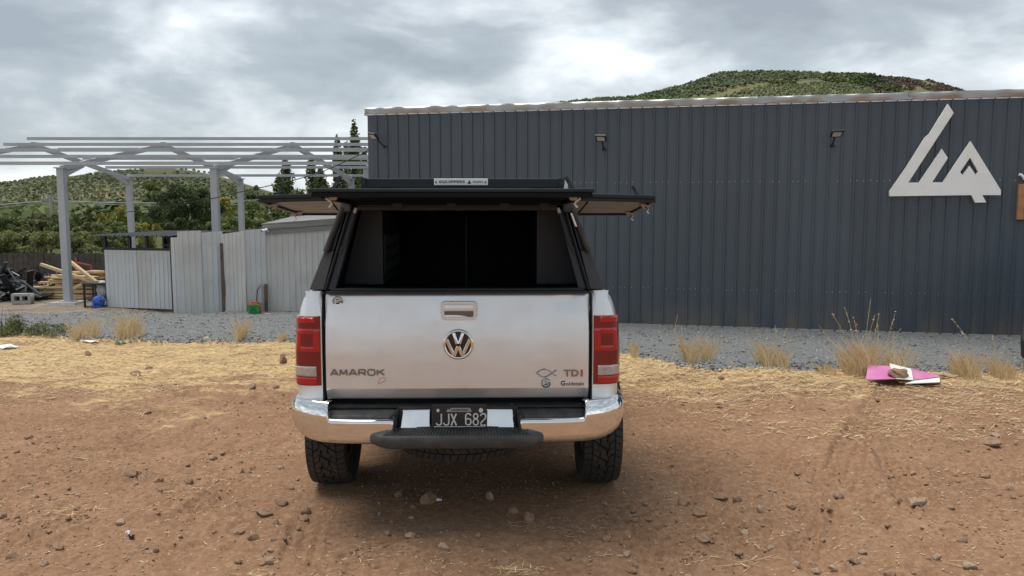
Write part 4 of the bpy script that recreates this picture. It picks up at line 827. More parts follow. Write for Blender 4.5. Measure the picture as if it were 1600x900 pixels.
def body_side(sg):
    zs = [.56, .60, .66, .72, .78, .84, .92, 1.0, 1.08, 1.16, 1.20, 1.24, 1.27, 1.295, 1.315, 1.33, 1.34]; rows = []
    ys = [.2, .27, .33] + list(np.linspace(.35, 1.25, 25)) + [1.3, 1.4, 1.55, 1.62]
    for i, z in enumerate(zs + [1.3415, 1.3415]):
        row = []; cap = i >= len(zs); zz = min(z, 1.34)
        for t in np.linspace(0, 1, 15):
            x, y = corner(zz, t)
            if cap: k = 0 if i == len(zs) else 1; x = .742 + (x - .742) * (.97 if not k else 0.0); y = max(y, .03)
            row.append((sg * x, y, z))
        for y in ys:
            d = abs(y - AXY); zb = max(.56, AXZ + math.sqrt(max(0, .47 ** 2 - d * d))) if d < .47 else .56
            z2 = zb + (zz - .56) * (1.34 - zb) / (1.34 - .56); r = math.hypot(d, z2 - AXZ); x = xo(z2) + .045 * math.exp(-((r - .47) / .055) ** 2)
            if cap: x = .742 + (x - .742) * (.97 if i == len(zs) else 0); z2 = z
            row.append((sg * x, y, z2))
        rows.append(row)
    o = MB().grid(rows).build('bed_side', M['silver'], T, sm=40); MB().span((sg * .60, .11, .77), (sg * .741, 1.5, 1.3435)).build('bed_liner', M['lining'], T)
    return o
def lamp(sg):
    def patch(z0, z1, t0, t1, off, nz=10, nt=14, edge=.006):
        rows = []; zs = [z0] + list(np.linspace(z0 + .004, z1 - .004, nz)) + [z1]; ts = [t0] + list(np.linspace(t0 + .015, t1 - .015, nt)) + [t1]
        for i, z in enumerate(zs):
            rim = i in (0, len(zs) - 1); rows.append([])
            for j, t in enumerate(ts):
                x, y = corner(z, t, off - (edge if rim or j in (0, len(ts) - 1) else 0)); rows[-1].append((sg * x, y, z))
        return MB().grid(rows)
    L = patch(.812, 1.205, .10, 1, .010, 22, 18, .012).build('taillight', M['red'], T, sm=50)
    patch(1.165, 1.198, .22, .72, .016).build('lens_cap', M['redlit'], L, sm=50)
    patch(1.005, 1.135, .13, .25, .0125, 8, 4, .002).build('lens_ring', M['redlit'], L, sm=50); patch(1.005, 1.135, .50, .60, .0125, 8, 4, .002).build('lens_ring', M['redlit'], L, sm=50)
    patch(1.105, 1.135, .25, .50, .0125, 4, 6, .002).build('lens_ring', M['redlit'], L, sm=50); patch(1.005, 1.035, .25, .50, .0125, 4, 6, .002).build('lens_ring', M['redlit'], L, sm=50)
    patch(.868, .924, .20, .99, .0125, 6, 14, .002).build('reverse_lens', M['lampwhite'], L, sm=50)
    patch(.822, .862, .20, .95, .0125, 6, 14, .002).build('lower_lens', M['redlit'], L, sm=50)
    MB().grid([[(sg * .7385, .012, z), (sg * .7485, .014, z)] for z in (.735, 1.0, 1.33)]).build('panel_gap', M['lining'], T)
for sg in (-1, 1): body_side(sg); lamp(sg)

def ty(x, z):
    """rear face of the tailgate, with its dents"""
    y = .26 * max(0, z - .92) ** 2 + (.36 * max(0, .797 - z)) + .004 * (1 - (x / .74) ** 2) * -1
    if z > 1.312: y += (z - 1.312) ** 2 * 45
    for dx, dz, r, a in ((.585, 1.285, .035, .006), (.64, 1.27, .05, .005), (.42, 1.25, .12, .004), (.16, 1.27, .10, .003), (-.45, 1.20, .09, .0015), (.66, 1.315, .03, .008), (.2, 1.2, .3, .002), (.02, .775, .03, .002)): y += a * math.exp(-((x - dx) ** 2 + (z - dz) ** 2) / r ** 2)
    return y + .0016 * float(vnoise(np.array(x * 5.), np.array(z * 9.), 61)) + .0008 * float(vnoise(np.array(x * 14.), np.array(z * 20.), 62))
def build_tailgate():
    zs = sorted(set([.735, .745, .76, .78, .794, .797, .800, .803] + list(np.linspace(.81, 1.30, 46)) + [1.306, 1.312, 1.318, 1.323, 1.327])); xs = [-.737, -.732] + list(np.linspace(-.722, .722, 90)) + [.732, .737]
    rows = [[(x, ty(x, z) + (.012 if abs(x) > .735 else .003 if abs(x) > .73 else 0), z) for x in xs] for z in zs]; rows.append([(x, .10, 1.328) for x in xs])
    G = MB().grid(rows).build('tailgate', M['silver'], T, sm=25); s = G.modifiers.new('s', 'SOLIDIFY'); s.thickness = .02; s.offset = -1
    MB().span((-.722, .005, 1.330), (.722, .10, 1.342)).build('top_trim', M['canopy'], G, bv=.004)
    def rr(w, h, r, n=6): return [(sx * (w / 2 - r) + r * math.cos(a), sz * (h / 2 - r) + r * math.sin(a)) for sx, sz, a0 in ((1, 1, 0), (-1, 1, math.pi / 2), (-1, -1, math.pi), (1, -1, 1.5 * math.pi)) for a in np.linspace(a0, a0 + math.pi / 2, n)]
    hc = (.008, ty(0, 1.23), 1.232)
    flat('handle_gap', [rr(.200, .106, .024)], .004, M['black'], G, (hc[0], hc[1] - .001, hc[2]))
    flat('handle_bezel', [rr(.194, .100, .022), rr(.166, .074, .010)], .012, M['silver'], G, (hc[0], hc[1] - .006, hc[2]), bv=.002)
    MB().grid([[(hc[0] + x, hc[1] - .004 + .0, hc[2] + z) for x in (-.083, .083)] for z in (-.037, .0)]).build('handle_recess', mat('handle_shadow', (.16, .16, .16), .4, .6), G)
    MB().grid([[(hc[0] + x, hc[1] - d, hc[2] + z) for x in (-.082, -.04, .04, .082)] for z, d in ((-.004, .003), (-.002, .010), (.01, .012), (.03, .009), (.037, .006))]).build('handle_flap', M['silver'], G, sm=50)
    vc = Vector((.004, ty(0, 1.045) - .004, 1.045)); R = .086
    B = MB().lathe([(0, .001), (-.002, R * .5), (-.0, R * .80)], 40, 'Y', vc).build('badge', M['decal'], G, sm=60)
    MB().lathe([(.006, R), (-.004, R * .985), (-.009, R * .93), (-.0095, R * .86), (-.005, R * .80), (.003, R * .79)], 48, 'Y', vc).build('badge_ring', M['chrome'], G, sm=60)
    q = lambda pts: [[((x - 295) * .00042, (640 - y) * .00042) for x, y in pts]]
    def letter(strokes):                    # strokes bent over the domed badge, bevelled at both edges
        m = MB()
        for a, b, w in strokes:
            a, b = Vector(((a[0] - 295) * .00042, (640 - a[1]) * .00042)), Vector(((b[0] - 295) * .00042, (640 - b[1]) * .00042)); d = (b - a).normalized(); nn = Vector((-d.y, d.x)); w = w * .00042 / 2
            pt = lambda t, s_, h: (lambda p: (vc.x + p.x, vc.y - .0125 + 1.45 * p.length_squared + h, vc.z + p.y))(a + (b - a) * t + nn * s_ * w)
            m.grid([[pt(t, -1, .006), pt(t, -1, .0012), pt(t, -.75, 0), pt(t, .75, 0), pt(t, 1, .0012), pt(t, 1, .006)] for t in np.linspace(0, 1, 12)])
        m.build('badge_letter', M['chrome'], G, sm=30)
    letter([((232, 480), (280, 628), 42), ((358, 480), (310, 628), 42)]); letter([((140, 570), (238, 792), 42), ((242, 792), (292, 662), 40), ((298, 662), (346, 792), 40), ((350, 792), (450, 570), 42)])
    y8 = ty(.5, .88)
    GL = {'A': [[(0, 0), (.42, 1), (.58, 1), (1, 0)], [(.2, .3), (.8, .3)]], 'M': [[(.02, 0), (.1, 1), (.5, .2), (.9, 1), (.98, 0)]], 'R': [[(.04, 0), (.04, 1), (.8, 1), (.97, .85), (.97, .6), (.8, .45), (.04, .45)], [(.5, .45), (1, 0)]], 'O': [[(.2, 0), (.03, .2), (.03, .8), (.2, 1), (.8, 1), (.97, .8), (.97, .2), (.8, 0), (.2, 0)]], 'K': [[(.04, 0), (.04, 1)], [(.04, .42), (.95, 1)], [(.35, .6), (1, 0)]]}
    for i, ch in enumerate('AMAROK'):
        x0 = -.706 + i * .0515; m = MB(); yy = ty(-.556, .89)
        for st in GL[ch]:
            for a, b in zip(st, st[1:]): m.bar((x0 + a[0] * .040, yy - .003, .874 + a[1] * .031), (x0 + b[0] * .040, yy - .003, .874 + b[1] * .031), .0088, .008, (0, 1, 0))
        m.build('lettering', M['satindark'], G)
    for ch, x, w, mm in (('T', .612, .040, 'satindark'), ('D', .656, .040, 'satindark'), ('I', .694, .010, 'decalred')): text('lettering', ch, w, .038, M[mm], G, (x, y8 - .004, .880), .006, .02)
    MB().span((.637, y8 - .0078, .862), (.642, y8 - .004, .898)).build('lettering', M['decalred'], G)
    f = []; 
    for s in (1, -1): MB().tube([(.440 + .088 * u, y8 - .004, .882 + s * .022 * math.sin(math.pi * u)) for u in np.linspace(0, 1.27, 18)], .0036, 6).build('fish_emblem', M['satin'], G, sm=60)
    y6 = ty(.6, .81); text('lettering', 'G', .026, .029, M['decal'], G, (.589, y6 - .001, .822), .002, .03); text('lettering', 'oldstein', .100, .021, M['decal'], G, (.656, y6 - .001, .819), .002, .012)
    P_ = [(.4454 + (x - 727) * .000705, .875 - (y - 0) * .000705) for x, y in ((727, 50), (747, 8), (784, 4), (791, 14), (782, 34), (765, 40), (757, 40), (750, 52), (727, 50))]
    MB().tube([(x - .8905, ty(-.44, .85) - .001, z - .012) for x, z in P_], .0014, 5).build('letter_outline', M['decalred'], G)
    def sticker(x, z, r):
        y = ty(x, z) - .0015; c = lambda R_, n=28: [(R_ * math.cos(a), R_ * math.sin(a)) for a in np.linspace(0, 2 * math.pi, n, endpoint=False)]
        S = flat('sticker', [c(r), c(r * .72)], .001, M['decal'], G, (x, y, z)); flat('sticker_disc', [c(r * .70)], .001, M['decalwhite'], G, (x, y + .0003, z)); flat('sticker_core', [c(r * .52), c(r * .2, 10)], .001, M['decal'], G, (x, y - .0012, z))
        flat('sticker_banner', [[(-1.15 * r, -.28 * r), (1.15 * r, -.12 * r), (1.2 * r, .42 * r), (-1.15 * r, .28 * r)]], .001, M['decalwhite'], G, (x, y - .003, z)); flat('sticker_arc', [[(.80 * r * math.cos(a), .80 * r * math.sin(a)) for a in np.linspace(.5, 2.6, 14)] + [(.90 * r * math.cos(a), .90 * r * math.sin(a)) for a in np.linspace(2.6, .5, 14)]], .001, M['decalwhite'], G, (x, y - .002, z))
        text('sticker_text', 'EL CAMI', 1.9 * r, .36 * r, M['decal'], G, (x, y - .0042, z + .06 * r), .0008, .02)
    sticker(-.665, 1.283, .029); sticker(.493, .824, .027)
    # black gap below the tailgate
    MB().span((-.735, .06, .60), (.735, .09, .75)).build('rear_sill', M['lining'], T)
build_tailgate()

def build_bumper():
    zt0 = .655
    for sg in (-1, 1):
        st = []                             # x, y, bottom, top
        for x, y, zb, zt in ((.345, -.150, .530, .648), (.36, -.150, .514, zt0), (.45, -.149, .511, zt0), (.56, -.145, .510, zt0), (.64, -.138, .511, zt0), (.690, -.130, .512, zt0), (.700, -.128, .512, zt0 + .004), (.706, -.127, .512, .690), (.710, -.126, .513, .742), (.725, -.122, .513, .748), (.77, -.110, .515, .748), (.82, -.088, .522, .748), (.87, -.058, .538, .748), (.912, -.018, .560, .748), (.938, .035, .592, .748), (.950, .10, .620, .748), (.955, .20, .640, .746), (.955, .32, .655, .742)): st.append((x, y, zb, zt))
        rows = []
        for i, (x, y, zb, zt) in enumerate(st):
            a, b = st[max(i - 1, 0)], st[min(i + 1, len(st) - 1)]; dx, dy = b[0] - a[0], b[1] - a[1]; L = math.hypot(dx, dy); nx, ny = -dy / L, dx / L   # inwards
            prof = [(zb, .07), (zb + .003, .035), (zb + .014, .012), (zb + .035, .002), (zb + .06, 0), ((zb + zt) / 2 + .02, .002), *([(zt - .05, .006), (zt - .020, .018), (zt - .006, .026), (zt, .036), (zt - .002, .075)] if zt > .70 else [(zt - .022, .001), (zt - .009, .003), (zt - .002, .009), (zt, .018), (zt - .002, .075)])]
            rows.append([(sg * (x + nx * d), y + ny * d, z) for z, d in prof])
        c = MB().grid(rows).build('bumper', M['chrome'], T, sm=45); s = c.modifiers.new('s', 'SOLIDIFY'); s.thickness = .003; s.offset = -1
        MB().hexa([(sg * .335, -.118, .640), (sg * .698, -.10, .640), (sg * .715, .05, .650), (sg * .335, .05, .650)], [(sg * .345, -.112, .668), (sg * .693, -.09, .668), (sg * .71, .05, .692), (sg * .345, .05, .692)]).build('bumper_pad', M['step'], T, bv=.008)
        MB().hexa([(sg * .335, -.10, .60), (sg * .40, -.152, .575), (sg * .40, -.05, .575), (sg * .335, -.03, .60)], [(sg * .325, -.075, .695), (sg * .37, -.13, .668), (sg * .37, -.02, .668), (sg * .325, -.01, .695)]).build('bumper_bracket', M['black'], T, bv=.006)
        # chrome inserts either side of the number plate
        MB().hexa([(sg * .150, -.074, .588), (sg * .318, -.0824, .588), (sg * .318, -.05, .588), (sg * .150, -.04, .588)], [(sg * .150, -.046, .688), (sg * .305, -.0538, .688), (sg * .305, -.03, .688), (sg * .150, -.02, .688)]).build('chrome_insert', M['chrome'], T, bv=.006)
        MB().hexa([(sg * .335, -.098, .584), (sg * .392, -.150, .580), (sg * .392, -.06, .580), (sg * .335, -.06, .584)], [(sg * .330, -.080, .682), (sg * .372, -.131, .664), (sg * .372, -.06, .664), (sg * .330, -.06, .682)]).build('chrome_insert', M['chrome'], T, bv=.008)
    MB().span((-.33, -.045, .56), (.33, .02, .70)).build('plate_recess', M['black'], T, bv=.004)
    MB().hexa([(-.70, -.02, .690), (.70, -.02, .690), (.73, .06, .690), (-.73, .06, .690)], [(-.70, -.02, .702), (.70, -.02, .702), (.73, .06, .706), (-.73, .06, .706)]).build('bumper_deck', M['black'], T)
    # step
    out = [(-.485, .0), (-.485, -.10), (-.47, -.155), (-.43, -.205), (-.38, -.228), (.38, -.228), (.43, -.205), (.47, -.155), (.485, -.10), (.485, .0)]
    m = MB(); prof = [(.512, .84, .05), (.520, .95, .01), (.540, 1.0, 0), (.565, 1.0, 0), (.580, .985, 0), (.585, .955, 0)]
    rows = [[(x * (k if abs(x) > .39 else 1 - (1 - k) * .3), y * (1 - (1 - k) * .6) + d * 0, z) for x, y in out] for z, k, d in prof]; m.grid(rows); n0 = len(m.v) - len(out); m.f.append(tuple(range(n0, n0 + len(out)))); m.f.append(tuple(range(len(out)))[::-1])
    S = m.build('bumper_step', M['step'], T, sm=40)
    t = MB()
    for i in range(46):
        x = -.39 + i * .0173; t.bar((x, -.205, .587), (x * .93, -.085, .589), .0075, .006)
    tag(t.build('step_ridges', M['step'], S), kind='stuff')
    for i in range(3): MB().span((-.335 + i * .01, -.088 + i * .012, .582 + i * .008), (.335 - i * .01, -.05, .590 + i * .008)).build('step_rise', M['step'], S, bv=.003)
    # number plate
    pc = (.012, -.082, .652); Pl = MB().box(pc, (.300, .010, .146)).build('licence_plate', M['plate'], T, bv=.004)
    MB().span((pc[0] - .147, pc[1] - .008, .583), (pc[0] + .147, pc[1] - .0052, .5985)).build('plate_rim', M['black'], Pl); MB().span((pc[0] - .142, pc[1] - .0075, .5995), (pc[0] + .142, pc[1] - .005, .6025)).build('plate_line', M['platewhite'], Pl)
    y = pc[1] - .0062; th = .0048
    def stroke(x0, pts, r=th):
        MB().tube([(x0 + u * .028, y, .608 + v * .066) for u, v in pts], r, 6).build('plate_letter', M['platewhite'], Pl, sm=60)
    arc = lambda cx, cy, rx, ry, a0, a1, n=9: [(cx + rx * math.cos(math.radians(a)), cy + ry * math.sin(math.radians(a))) for a in np.linspace(a0, a1, n)]
    x0 = pc[0] - .128
    J = [(1, 1), (1, .22)] + arc(.5, .22, .5, .20, 0, -180, 9)[1:]
    stroke(x0, J); stroke(x0 + .041, J); stroke(x0 + .082, [(0, 0), (1, 1)]); stroke(x0 + .082, [(0, 1), (1, 0)])
    stroke(x0 + .162, arc(.5, .80, .5, .2, 10, 180, 7) + [(0, .25)] + arc(.5, .24, .5, .22, 180, 360, 8) + [(1, .38)] + arc(.5, .40, .5, .16, 0, 175, 7))
    stroke(x0 + .203, arc(.5, .77, .42, .22, -90, 270, 16)); stroke(x0 + .203, arc(.5, .27, .5, .26, 90, 450, 16)); stroke(x0 + .244, arc(.5, .78, .5, .21, 175, -10, 8) + [(.95, .6), (.05, .2), (0, 0), (1, 0)])
    flat('plate_flag', [[(-.07, 0), (.07, 0), (.06, .022), (-.045, .022), (-.055, .010), (-.062, .018)]], .002, mat('plate_grey', (.36, .36, .35), .5), Pl, (pc[0] - .002, y, .684)); text('plate_country', 'ARGENTINA', .095, .012, M['plate'], Pl, (pc[0] + .002, y - .0022, .695), .0015, .01)
    for x in (-.118, .118): MB().tube([(pc[0] + x, y + .004, .693), (pc[0] + x, y - .007, .693)], .0085 if x < 0 else .012, 10).build('plate_bolt', M['platewhite'], Pl)
    MB().tube([(.30, -.035, .712), (.30, -.04, .712)], .008, 10).build('parking_sensor', M['black'], T)
build_bumper()

def tyre_meshes():
    c = MB().lathe([(-.085, .21), (-.112, .235), (-.124, .28), (-.124, .32), (-.117, .350), (-.104, .366), (-.06, .3705), (.06, .3705), (.104, .366), (.117, .350), (.124, .32), (.124, .28), (.112, .235), (.085, .21), (-.085, .21)], 64).mesh('tyre'); c.materials.append(M['groove']); smooth(c, 50)
    t = MB(); N = 52
    def blk(a0, a1, th, w, sk, r0=.364, drop=0.0):
        q = []
        for r in (r0, TR):
            for a, s in ((a0, -1), (a1, -1), (a1, 1), (a0, 1)):
                tt = th + s * w / 2 + sk * (a - (a0 + a1) / 2); rr = r - (drop if abs(a) > .10 else 0) * (1 if r > .37 else 1); q.append((a, rr * math.cos(tt), rr * math.sin(tt)))
        t.hexa(q[:4], q[4:])
    P = 2 * math.pi / N
    for k in range(N):
        th = k * P
        for s in (1, -1):
            blk(*sorted((s * .074, s * .119)), th + (.5 * P if s > 0 else 0), P * .86, s * .8, .358, .010)
            off = .008 if k % 2 else -.004
            blk(*sorted((s * (.030 + off * .8), s * .068)), th + .25 * P, P * .84, -s * 1.8)
        off = .007 if k % 2 else -.007; blk(-.024 + off, .022 + off, th, P * .82, 1.6)
    for s in (1, -1):                       # sidewall lugs
        for k in range(N): 
            th = k * P; q = [[(s * x, r * math.cos(th + d), r * math.sin(th + d)) for x, r, d in ((x0, .332, -.03), (x0, .332, .03), (x1, .362, .03), (x1, .362, -.03))] for x0, x1 in ((.120, .110), (.1255, .118))]; t.hexa(q[0], q[1])
    tm = t.mesh('tread'); tm.materials.append(M['rubber'])
    r = MB().lathe([(-.09, .212), (-.08, .195), (.05, .19), (.085, .20), (.095, .212), (.088, .19), (.07, .17), (.055, .12), (.06, .06), (.06, .001)], 40)
    for k in range(6):
        a = k * math.pi / 3; r.hexa([(.058, math.cos(a + d) * q, math.sin(a + d) * q) for q, d in ((.05, -.3), (.05, .3), (.19, .14), (.19, -.14))], [(.085, math.cos(a + d) * q, math.sin(a + d) * q) for q, d in ((.05, -.3), (.05, .3), (.19, .12), (.19, -.12))])
    rm = r.mesh('rim'); rm.materials.append(M['black']); smooth(rm, 30); return c, tm, rm
TY = tyre_meshes()
def wheel(x, y, side, name='wheel', rot=None, z=AXZ):
    o = link(name, TY[0], T, (x, y, z), rot or (random.uniform(0, 6), 0, 0) if side > 0 else (random.uniform(0, 6), 0, math.pi)); link('tread', TY[1], o); link('rim', TY[2], o); return o
wheel(.885, AXY, 1); wheel(-.845, AXY, -1); wheel(.82, AXY + 3.09, 1); wheel(-.82, AXY + 3.09, -1)
w = wheel(-.01, .54, 1, 'spare_wheel', (0, math.pi / 2, 0), .435)
def build_under():
    MB().tube([(-.78, AXY, AXZ), (.78, AXY, AXZ)], .05, 12).build('rear_axle', M['black'], T, sm=60); MB().lathe([(-.13, .04), (-.09, .12), (0, .15), (.09, .12), (.13, .04)], 20, 'Y', (.02, AXY, AXZ)).build('differential', M['black'], T, sm=60)
    for s in (-1, 1):
        MB().bar((s * .50, .12, .60), (s * .50, 4.5, .56), .07, .13).build('chassis_rail', M['black'], T)
        MB().tube([(s * .56, .25, .58), (s * .56, .55, .47), (s * .56, AXY, .44), (s * .56, 1.1, .47), (s * .56, 1.5, .58)], .03, 6).build('leaf_spring', M['black'], T)
        MB().bar((s * .40, AXY + .02, .42), (s * .42, .5, .72), .05, .05).build('shock_absorber', M['black'], T)
        MB().grid([[(s * x, AXY + .47 * math.cos(a), AXZ + .47 * math.sin(a)) for a in np.linspace(.45, math.pi - .45, 16)] for x in (.60, .90)]).build('wheel_arch_liner', M['black'], T)
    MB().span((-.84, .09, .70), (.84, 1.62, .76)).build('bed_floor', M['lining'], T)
    MB().tube([(.33, .3, .47), (.36, .8, .50), (.34, 2.6, .42)], .03, 8).build('exhaust_pipe', M['black'], T)
build_under()
def build_cab():
    # double cab ahead of the canopy: lower body, glasshouse, bonnet
    half = [(.40, .80), (.50, .90), (.75, .93), (1.0, .925), (1.18, .89), (1.22, .86)]
    def hood(y): return float(np.interp(y, [1.66, 3.15, 3.4, 4.2, 4.45, 4.56], [1.22, 1.22, 1.17, 1.10, 1.02, .80]))
    rows = []
    for y in (1.66, 2.0, 2.4, 2.8, 3.15, 3.4, 3.8, 4.2, 4.45, 4.56):
        k = hood(y) / 1.22; nar = float(np.interp(y, [1.66, 4.0, 4.56], [1, 1, .86])); r = [(s_ * x * nar, y, .36 + (z - .36) * (hood(y) - .36) / (1.22 - .36)) for s_ in (1,) for z, x in half]; rows.append(r + [(-p[0], p[1], p[2]) for p in r[::-1]])
    MB().grid(rows, True).build('cab_body', M['silver'], T, sm=40)
    R = [(1.68, 1.23, .86), (1.72, 1.72, .66), (1.95, 1.79, .63), (2.5, 1.79, .64), (2.75, 1.74, .66), (3.25, 1.23, .84)]
    rows = [[(s * x, y, z) for s in (-1, -.5, 0, .5, 1)] for y, z, x in R]; rows = [[(p[0], p[1], p[2] + (.02 if abs(p[0]) < .4 else 0)) for p in r] for r in rows]
    m = MB().grid(rows); m.add([(.86, 1.68, 1.23), (.66, 1.72, 1.72), (.63, 1.95, 1.79), (.64, 2.5, 1.79), (.66, 2.75, 1.74), (.84, 3.25, 1.23)], [(0, 1, 2, 3, 4, 5)]); m.add([(-.86, 1.68, 1.23), (-.66, 1.72, 1.72), (-.63, 1.95, 1.79), (-.64, 2.5, 1.79), (-.66, 2.75, 1.74), (-.84, 3.25, 1.23)], [(5, 4, 3, 2, 1, 0)]); m.build('cab_roof', M['silver'], T, sm=40)
    for s in (-1, 1):
        for y0, y1 in ((1.80, 2.28), (2.36, 2.95)):
            o = MB().hexa([(s * .862, y0, 1.26), (s * .855, y1, 1.26), (s * .83, y1, 1.26), (s * .83, y0, 1.26)], [(s * .688, y0 + .06, 1.68), (s * .690, y1 - .25 if y1 > 2.5 else y1, 1.68), (s * .66, y1 - .25 if y1 > 2.5 else y1, 1.68), (s * .66, y0 + .06, 1.68)]).build('side_window', M['glass'], T)
        MB().box((s * 1.0, 2.98, 1.24), (.16, .09, .18)).build('wing_mirror', M['black'], T, bv=.03); MB().bar((s * .86, 2.98, 1.2), (s * .95, 2.98, 1.22), .05, .05).build('mirror_arm', M['black'], T)
        MB().box((s * .68, 4.50, .84), (.34, .10, .16)).build('headlight', M['lampwhite'], T, bv=.03)
    MB().add([(-.62, 2.79, 1.735), (.62, 2.79, 1.735), (.78, 3.24, 1.262), (-.78, 3.24, 1.262)], [(0, 1, 2, 3)]).build('windscreen', M['glass'], T); MB().span((-.8, 4.48, .42), (.8, 4.62, .64)).build('front_bumper', M['silver'], T, bv=.05); MB().span((-.45, 4.535, .68), (.45, 4.575, .88)).build('grille', M['black'], T, bv=.01)
build_cab()

# ------------------------------------------------------------------ canopy on the load bed
def build_canopy():
    zr = lambda y: 1.872 - .066 * (y - .1)          # roof top falls slightly towards the cab
    C = MB(); C.hexa([(-.63, .105, 1.815), (.63, .105, 1.815), (.63, 1.62, 1.74), (-.63, 1.62, 1.74)], [(-.62, .10, zr(.1)), (.62, .10, zr(.1)), (.62, 1.62, zr(1.62)), (-.62, 1.62, zr(1.62))]); C = C.build('canopy', M['canopy'], T, bv=.012)
    part = lambda m, n, mt, **k: m.build(n, mt, C, **k)
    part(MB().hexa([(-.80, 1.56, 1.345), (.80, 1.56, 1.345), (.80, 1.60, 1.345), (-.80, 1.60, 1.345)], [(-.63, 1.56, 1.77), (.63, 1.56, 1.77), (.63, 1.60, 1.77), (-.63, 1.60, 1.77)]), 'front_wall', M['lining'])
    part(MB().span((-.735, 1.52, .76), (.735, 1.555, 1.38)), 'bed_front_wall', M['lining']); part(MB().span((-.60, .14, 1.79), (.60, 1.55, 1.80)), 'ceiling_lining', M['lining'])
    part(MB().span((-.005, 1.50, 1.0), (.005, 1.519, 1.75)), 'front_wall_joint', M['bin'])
    for s in (-1, 1):
        H = lambda z, d=0.0: s * (.80 - (z - 1.345) * .36 - d)       # flank line
        part(MB().hexa([(H(1.345), .12, 1.347), (H(1.345), 1.6, 1.347), (H(1.345, .06), 1.6, 1.347), (H(1.345, .06), .12, 1.347)], [(H(1.42), .12, 1.42), (H(1.42), 1.6, 1.42), (H(1.42, .04), 1.6, 1.42), (H(1.42, .04), .12, 1.42)]), 'side_rail', M['canopygrey'])
        part(MB().hexa([(H(1.345), 1.50, 1.347), (H(1.345), 1.6, 1.347), (H(1.345, .06), 1.6, 1.347), (H(1.345, .06), 1.50, 1.347)], [(H(1.80), 1.50, 1.80), (H(1.80), 1.6, 1.80), (H(1.80, .04), 1.6, 1.80), (H(1.80, .04), 1.50, 1.80)]), 'front_pillar', M['canopygrey'])
        # rear pillar: outer flare, inner frame, seal
        part(MB().hexa([(s * .742, .035, 1.346), (s * .828, .060, 1.346), (s * .828, .17, 1.346), (s * .742, .17, 1.346)], [(s * .690, .078, 1.56), (s * .748, .100, 1.56), (s * .748, .20, 1.56), (s * .690, .20, 1.56)]), 'pillar_foot', M['canopygrey'], bv=.006)
        part(MB().hexa([(s * .690, .082, 1.56), (s * .738, .104, 1.56), (s * .738, .20, 1.56), (s * .690, .20, 1.56)], [(s * .612, .120, 1.83), (s * .652, .130, 1.83), (s * .652, .22, 1.83), (s * .612, .22, 1.83)]), 'pillar', M['canopy'], bv=.006)
        part(MB().tube([(s * .736, .085, 1.555), (s * .708, .096, 1.63), (s * .672, .104, 1.72), (s * .642, .110, 1.80)], .017, 10), 'pillar_seal', M['rubber'], sm=60)
        part(MB().hexa([(s * .676, .030, 1.346), (s * .741, .030, 1.346), (s * .741, .10, 1.346), (s * .676, .10, 1.346)], [(s * .556, .105, 1.80), (s * .610, .105, 1.80), (s * .610, .17, 1.80), (s * .556, .17, 1.80)]), 'inner_frame', M['bin'], bv=.008)
        part(MB().tube([(s * .725, .027, 1.35), (s * .596, .100, 1.795)], .008, 8), 'frame_bead', M['lining'], sm=60)
        part(MB().hexa([(s * .590, .085, 1.775), (s * .668, .105, 1.775), (s * .668, .24, 1.775), (s * .590, .24, 1.775)], [(s * .590, .088, 1.835), (s * .645, .105, 1.842), (s * .645, .24, 1.842), (s * .590, .24, 1.835)]), 'pillar_cap', M['canopygrey'], bv=.012)
        for z in (1.555, 1.575): part(MB().tube([(s * (.705 - (z - 1.346) * .265), .062 + (z - 1.5) * .16, z), (s * (.705 - (z - 1.346) * .265), .048 + (z - 1.5) * .16, z)], .009, 10), 'latch_pin', M['lampblack'])
        # gas strut of the hatch
        part(MB().tube([(s * .566, .085, 1.785), (s * .600, .080, 1.68)], .005, 8), 'strut_rod', M['lampblack'], sm=60); part(MB().tube([(s * .600, .080, 1.68), (s * .652, .072, 1.525)], .010, 8), 'strut_tube', M['lampblack'], sm=60)
        part(MB().tube([(s * .562, .083, 1.80), (s * .570, .083, 1.772)], .010, 8), 'strut_end', M['brass'], sm=60)
        # storage bin along the flank
        xi = .462
        b = part(MB().hexa([(s * xi, .40, 1.345), (s * .700, .40, 1.345), (s * .700, 1.5, 1.345), (s * xi, 1.5, 1.345)], [(s * xi, .40, 1.785), (s * .585, .40, 1.785), (s * .585, 1.5, 1.70), (s * xi, 1.5, 1.70)]), 'storage_bin', M['bin'])
        part(MB().hexa([(s * .705, .16, 1.36), (s * .765, .16, 1.36), (s * .765, 1.5, 1.36), (s * .705, 1.5, 1.36)], [(s * .60, .16, 1.80), (s * .632, .16, 1.80), (s * .632, 1.5, 1.75), (s * .60, 1.5, 1.75)]), 'bin_back', M['lining'])
        # side door, standing open
        Dn = [(.648, .20, 1.875), (1.128, .17, 1.862), (1.205, 1.50, 1.776), (.640, 1.50, 1.775)]
        lo = [Vector((s * x, y, z - .012)) for x, y, z in Dn]; hi = [Vector((s * x, y, z + .010)) for x, y, z in Dn]
        part(MB().hexa(lo, hi), 'side_door', M['canopy'], bv=.004)
        ins = lambda a, b, f: a + (b - a) * f
        ce = sum(lo, Vector()) / 4; pan = [p + (ce - p) * .09 + Vector((0, 0, -.002)) for p in lo]; part(MB().hexa([p - Vector((0, 0, .003)) for p in pan], pan), 'door_lining', M['alu'])
        for i in range(4):
            a, b2 = lo[i], lo[(i + 1) % 4]; part(MB().bar(a + (ce - a) * .03 - Vector((0, 0, .010)), b2 + (ce - b2) * .03 - Vector((0, 0, .010)), .022, .018), 'door_rim', M['canopy'])
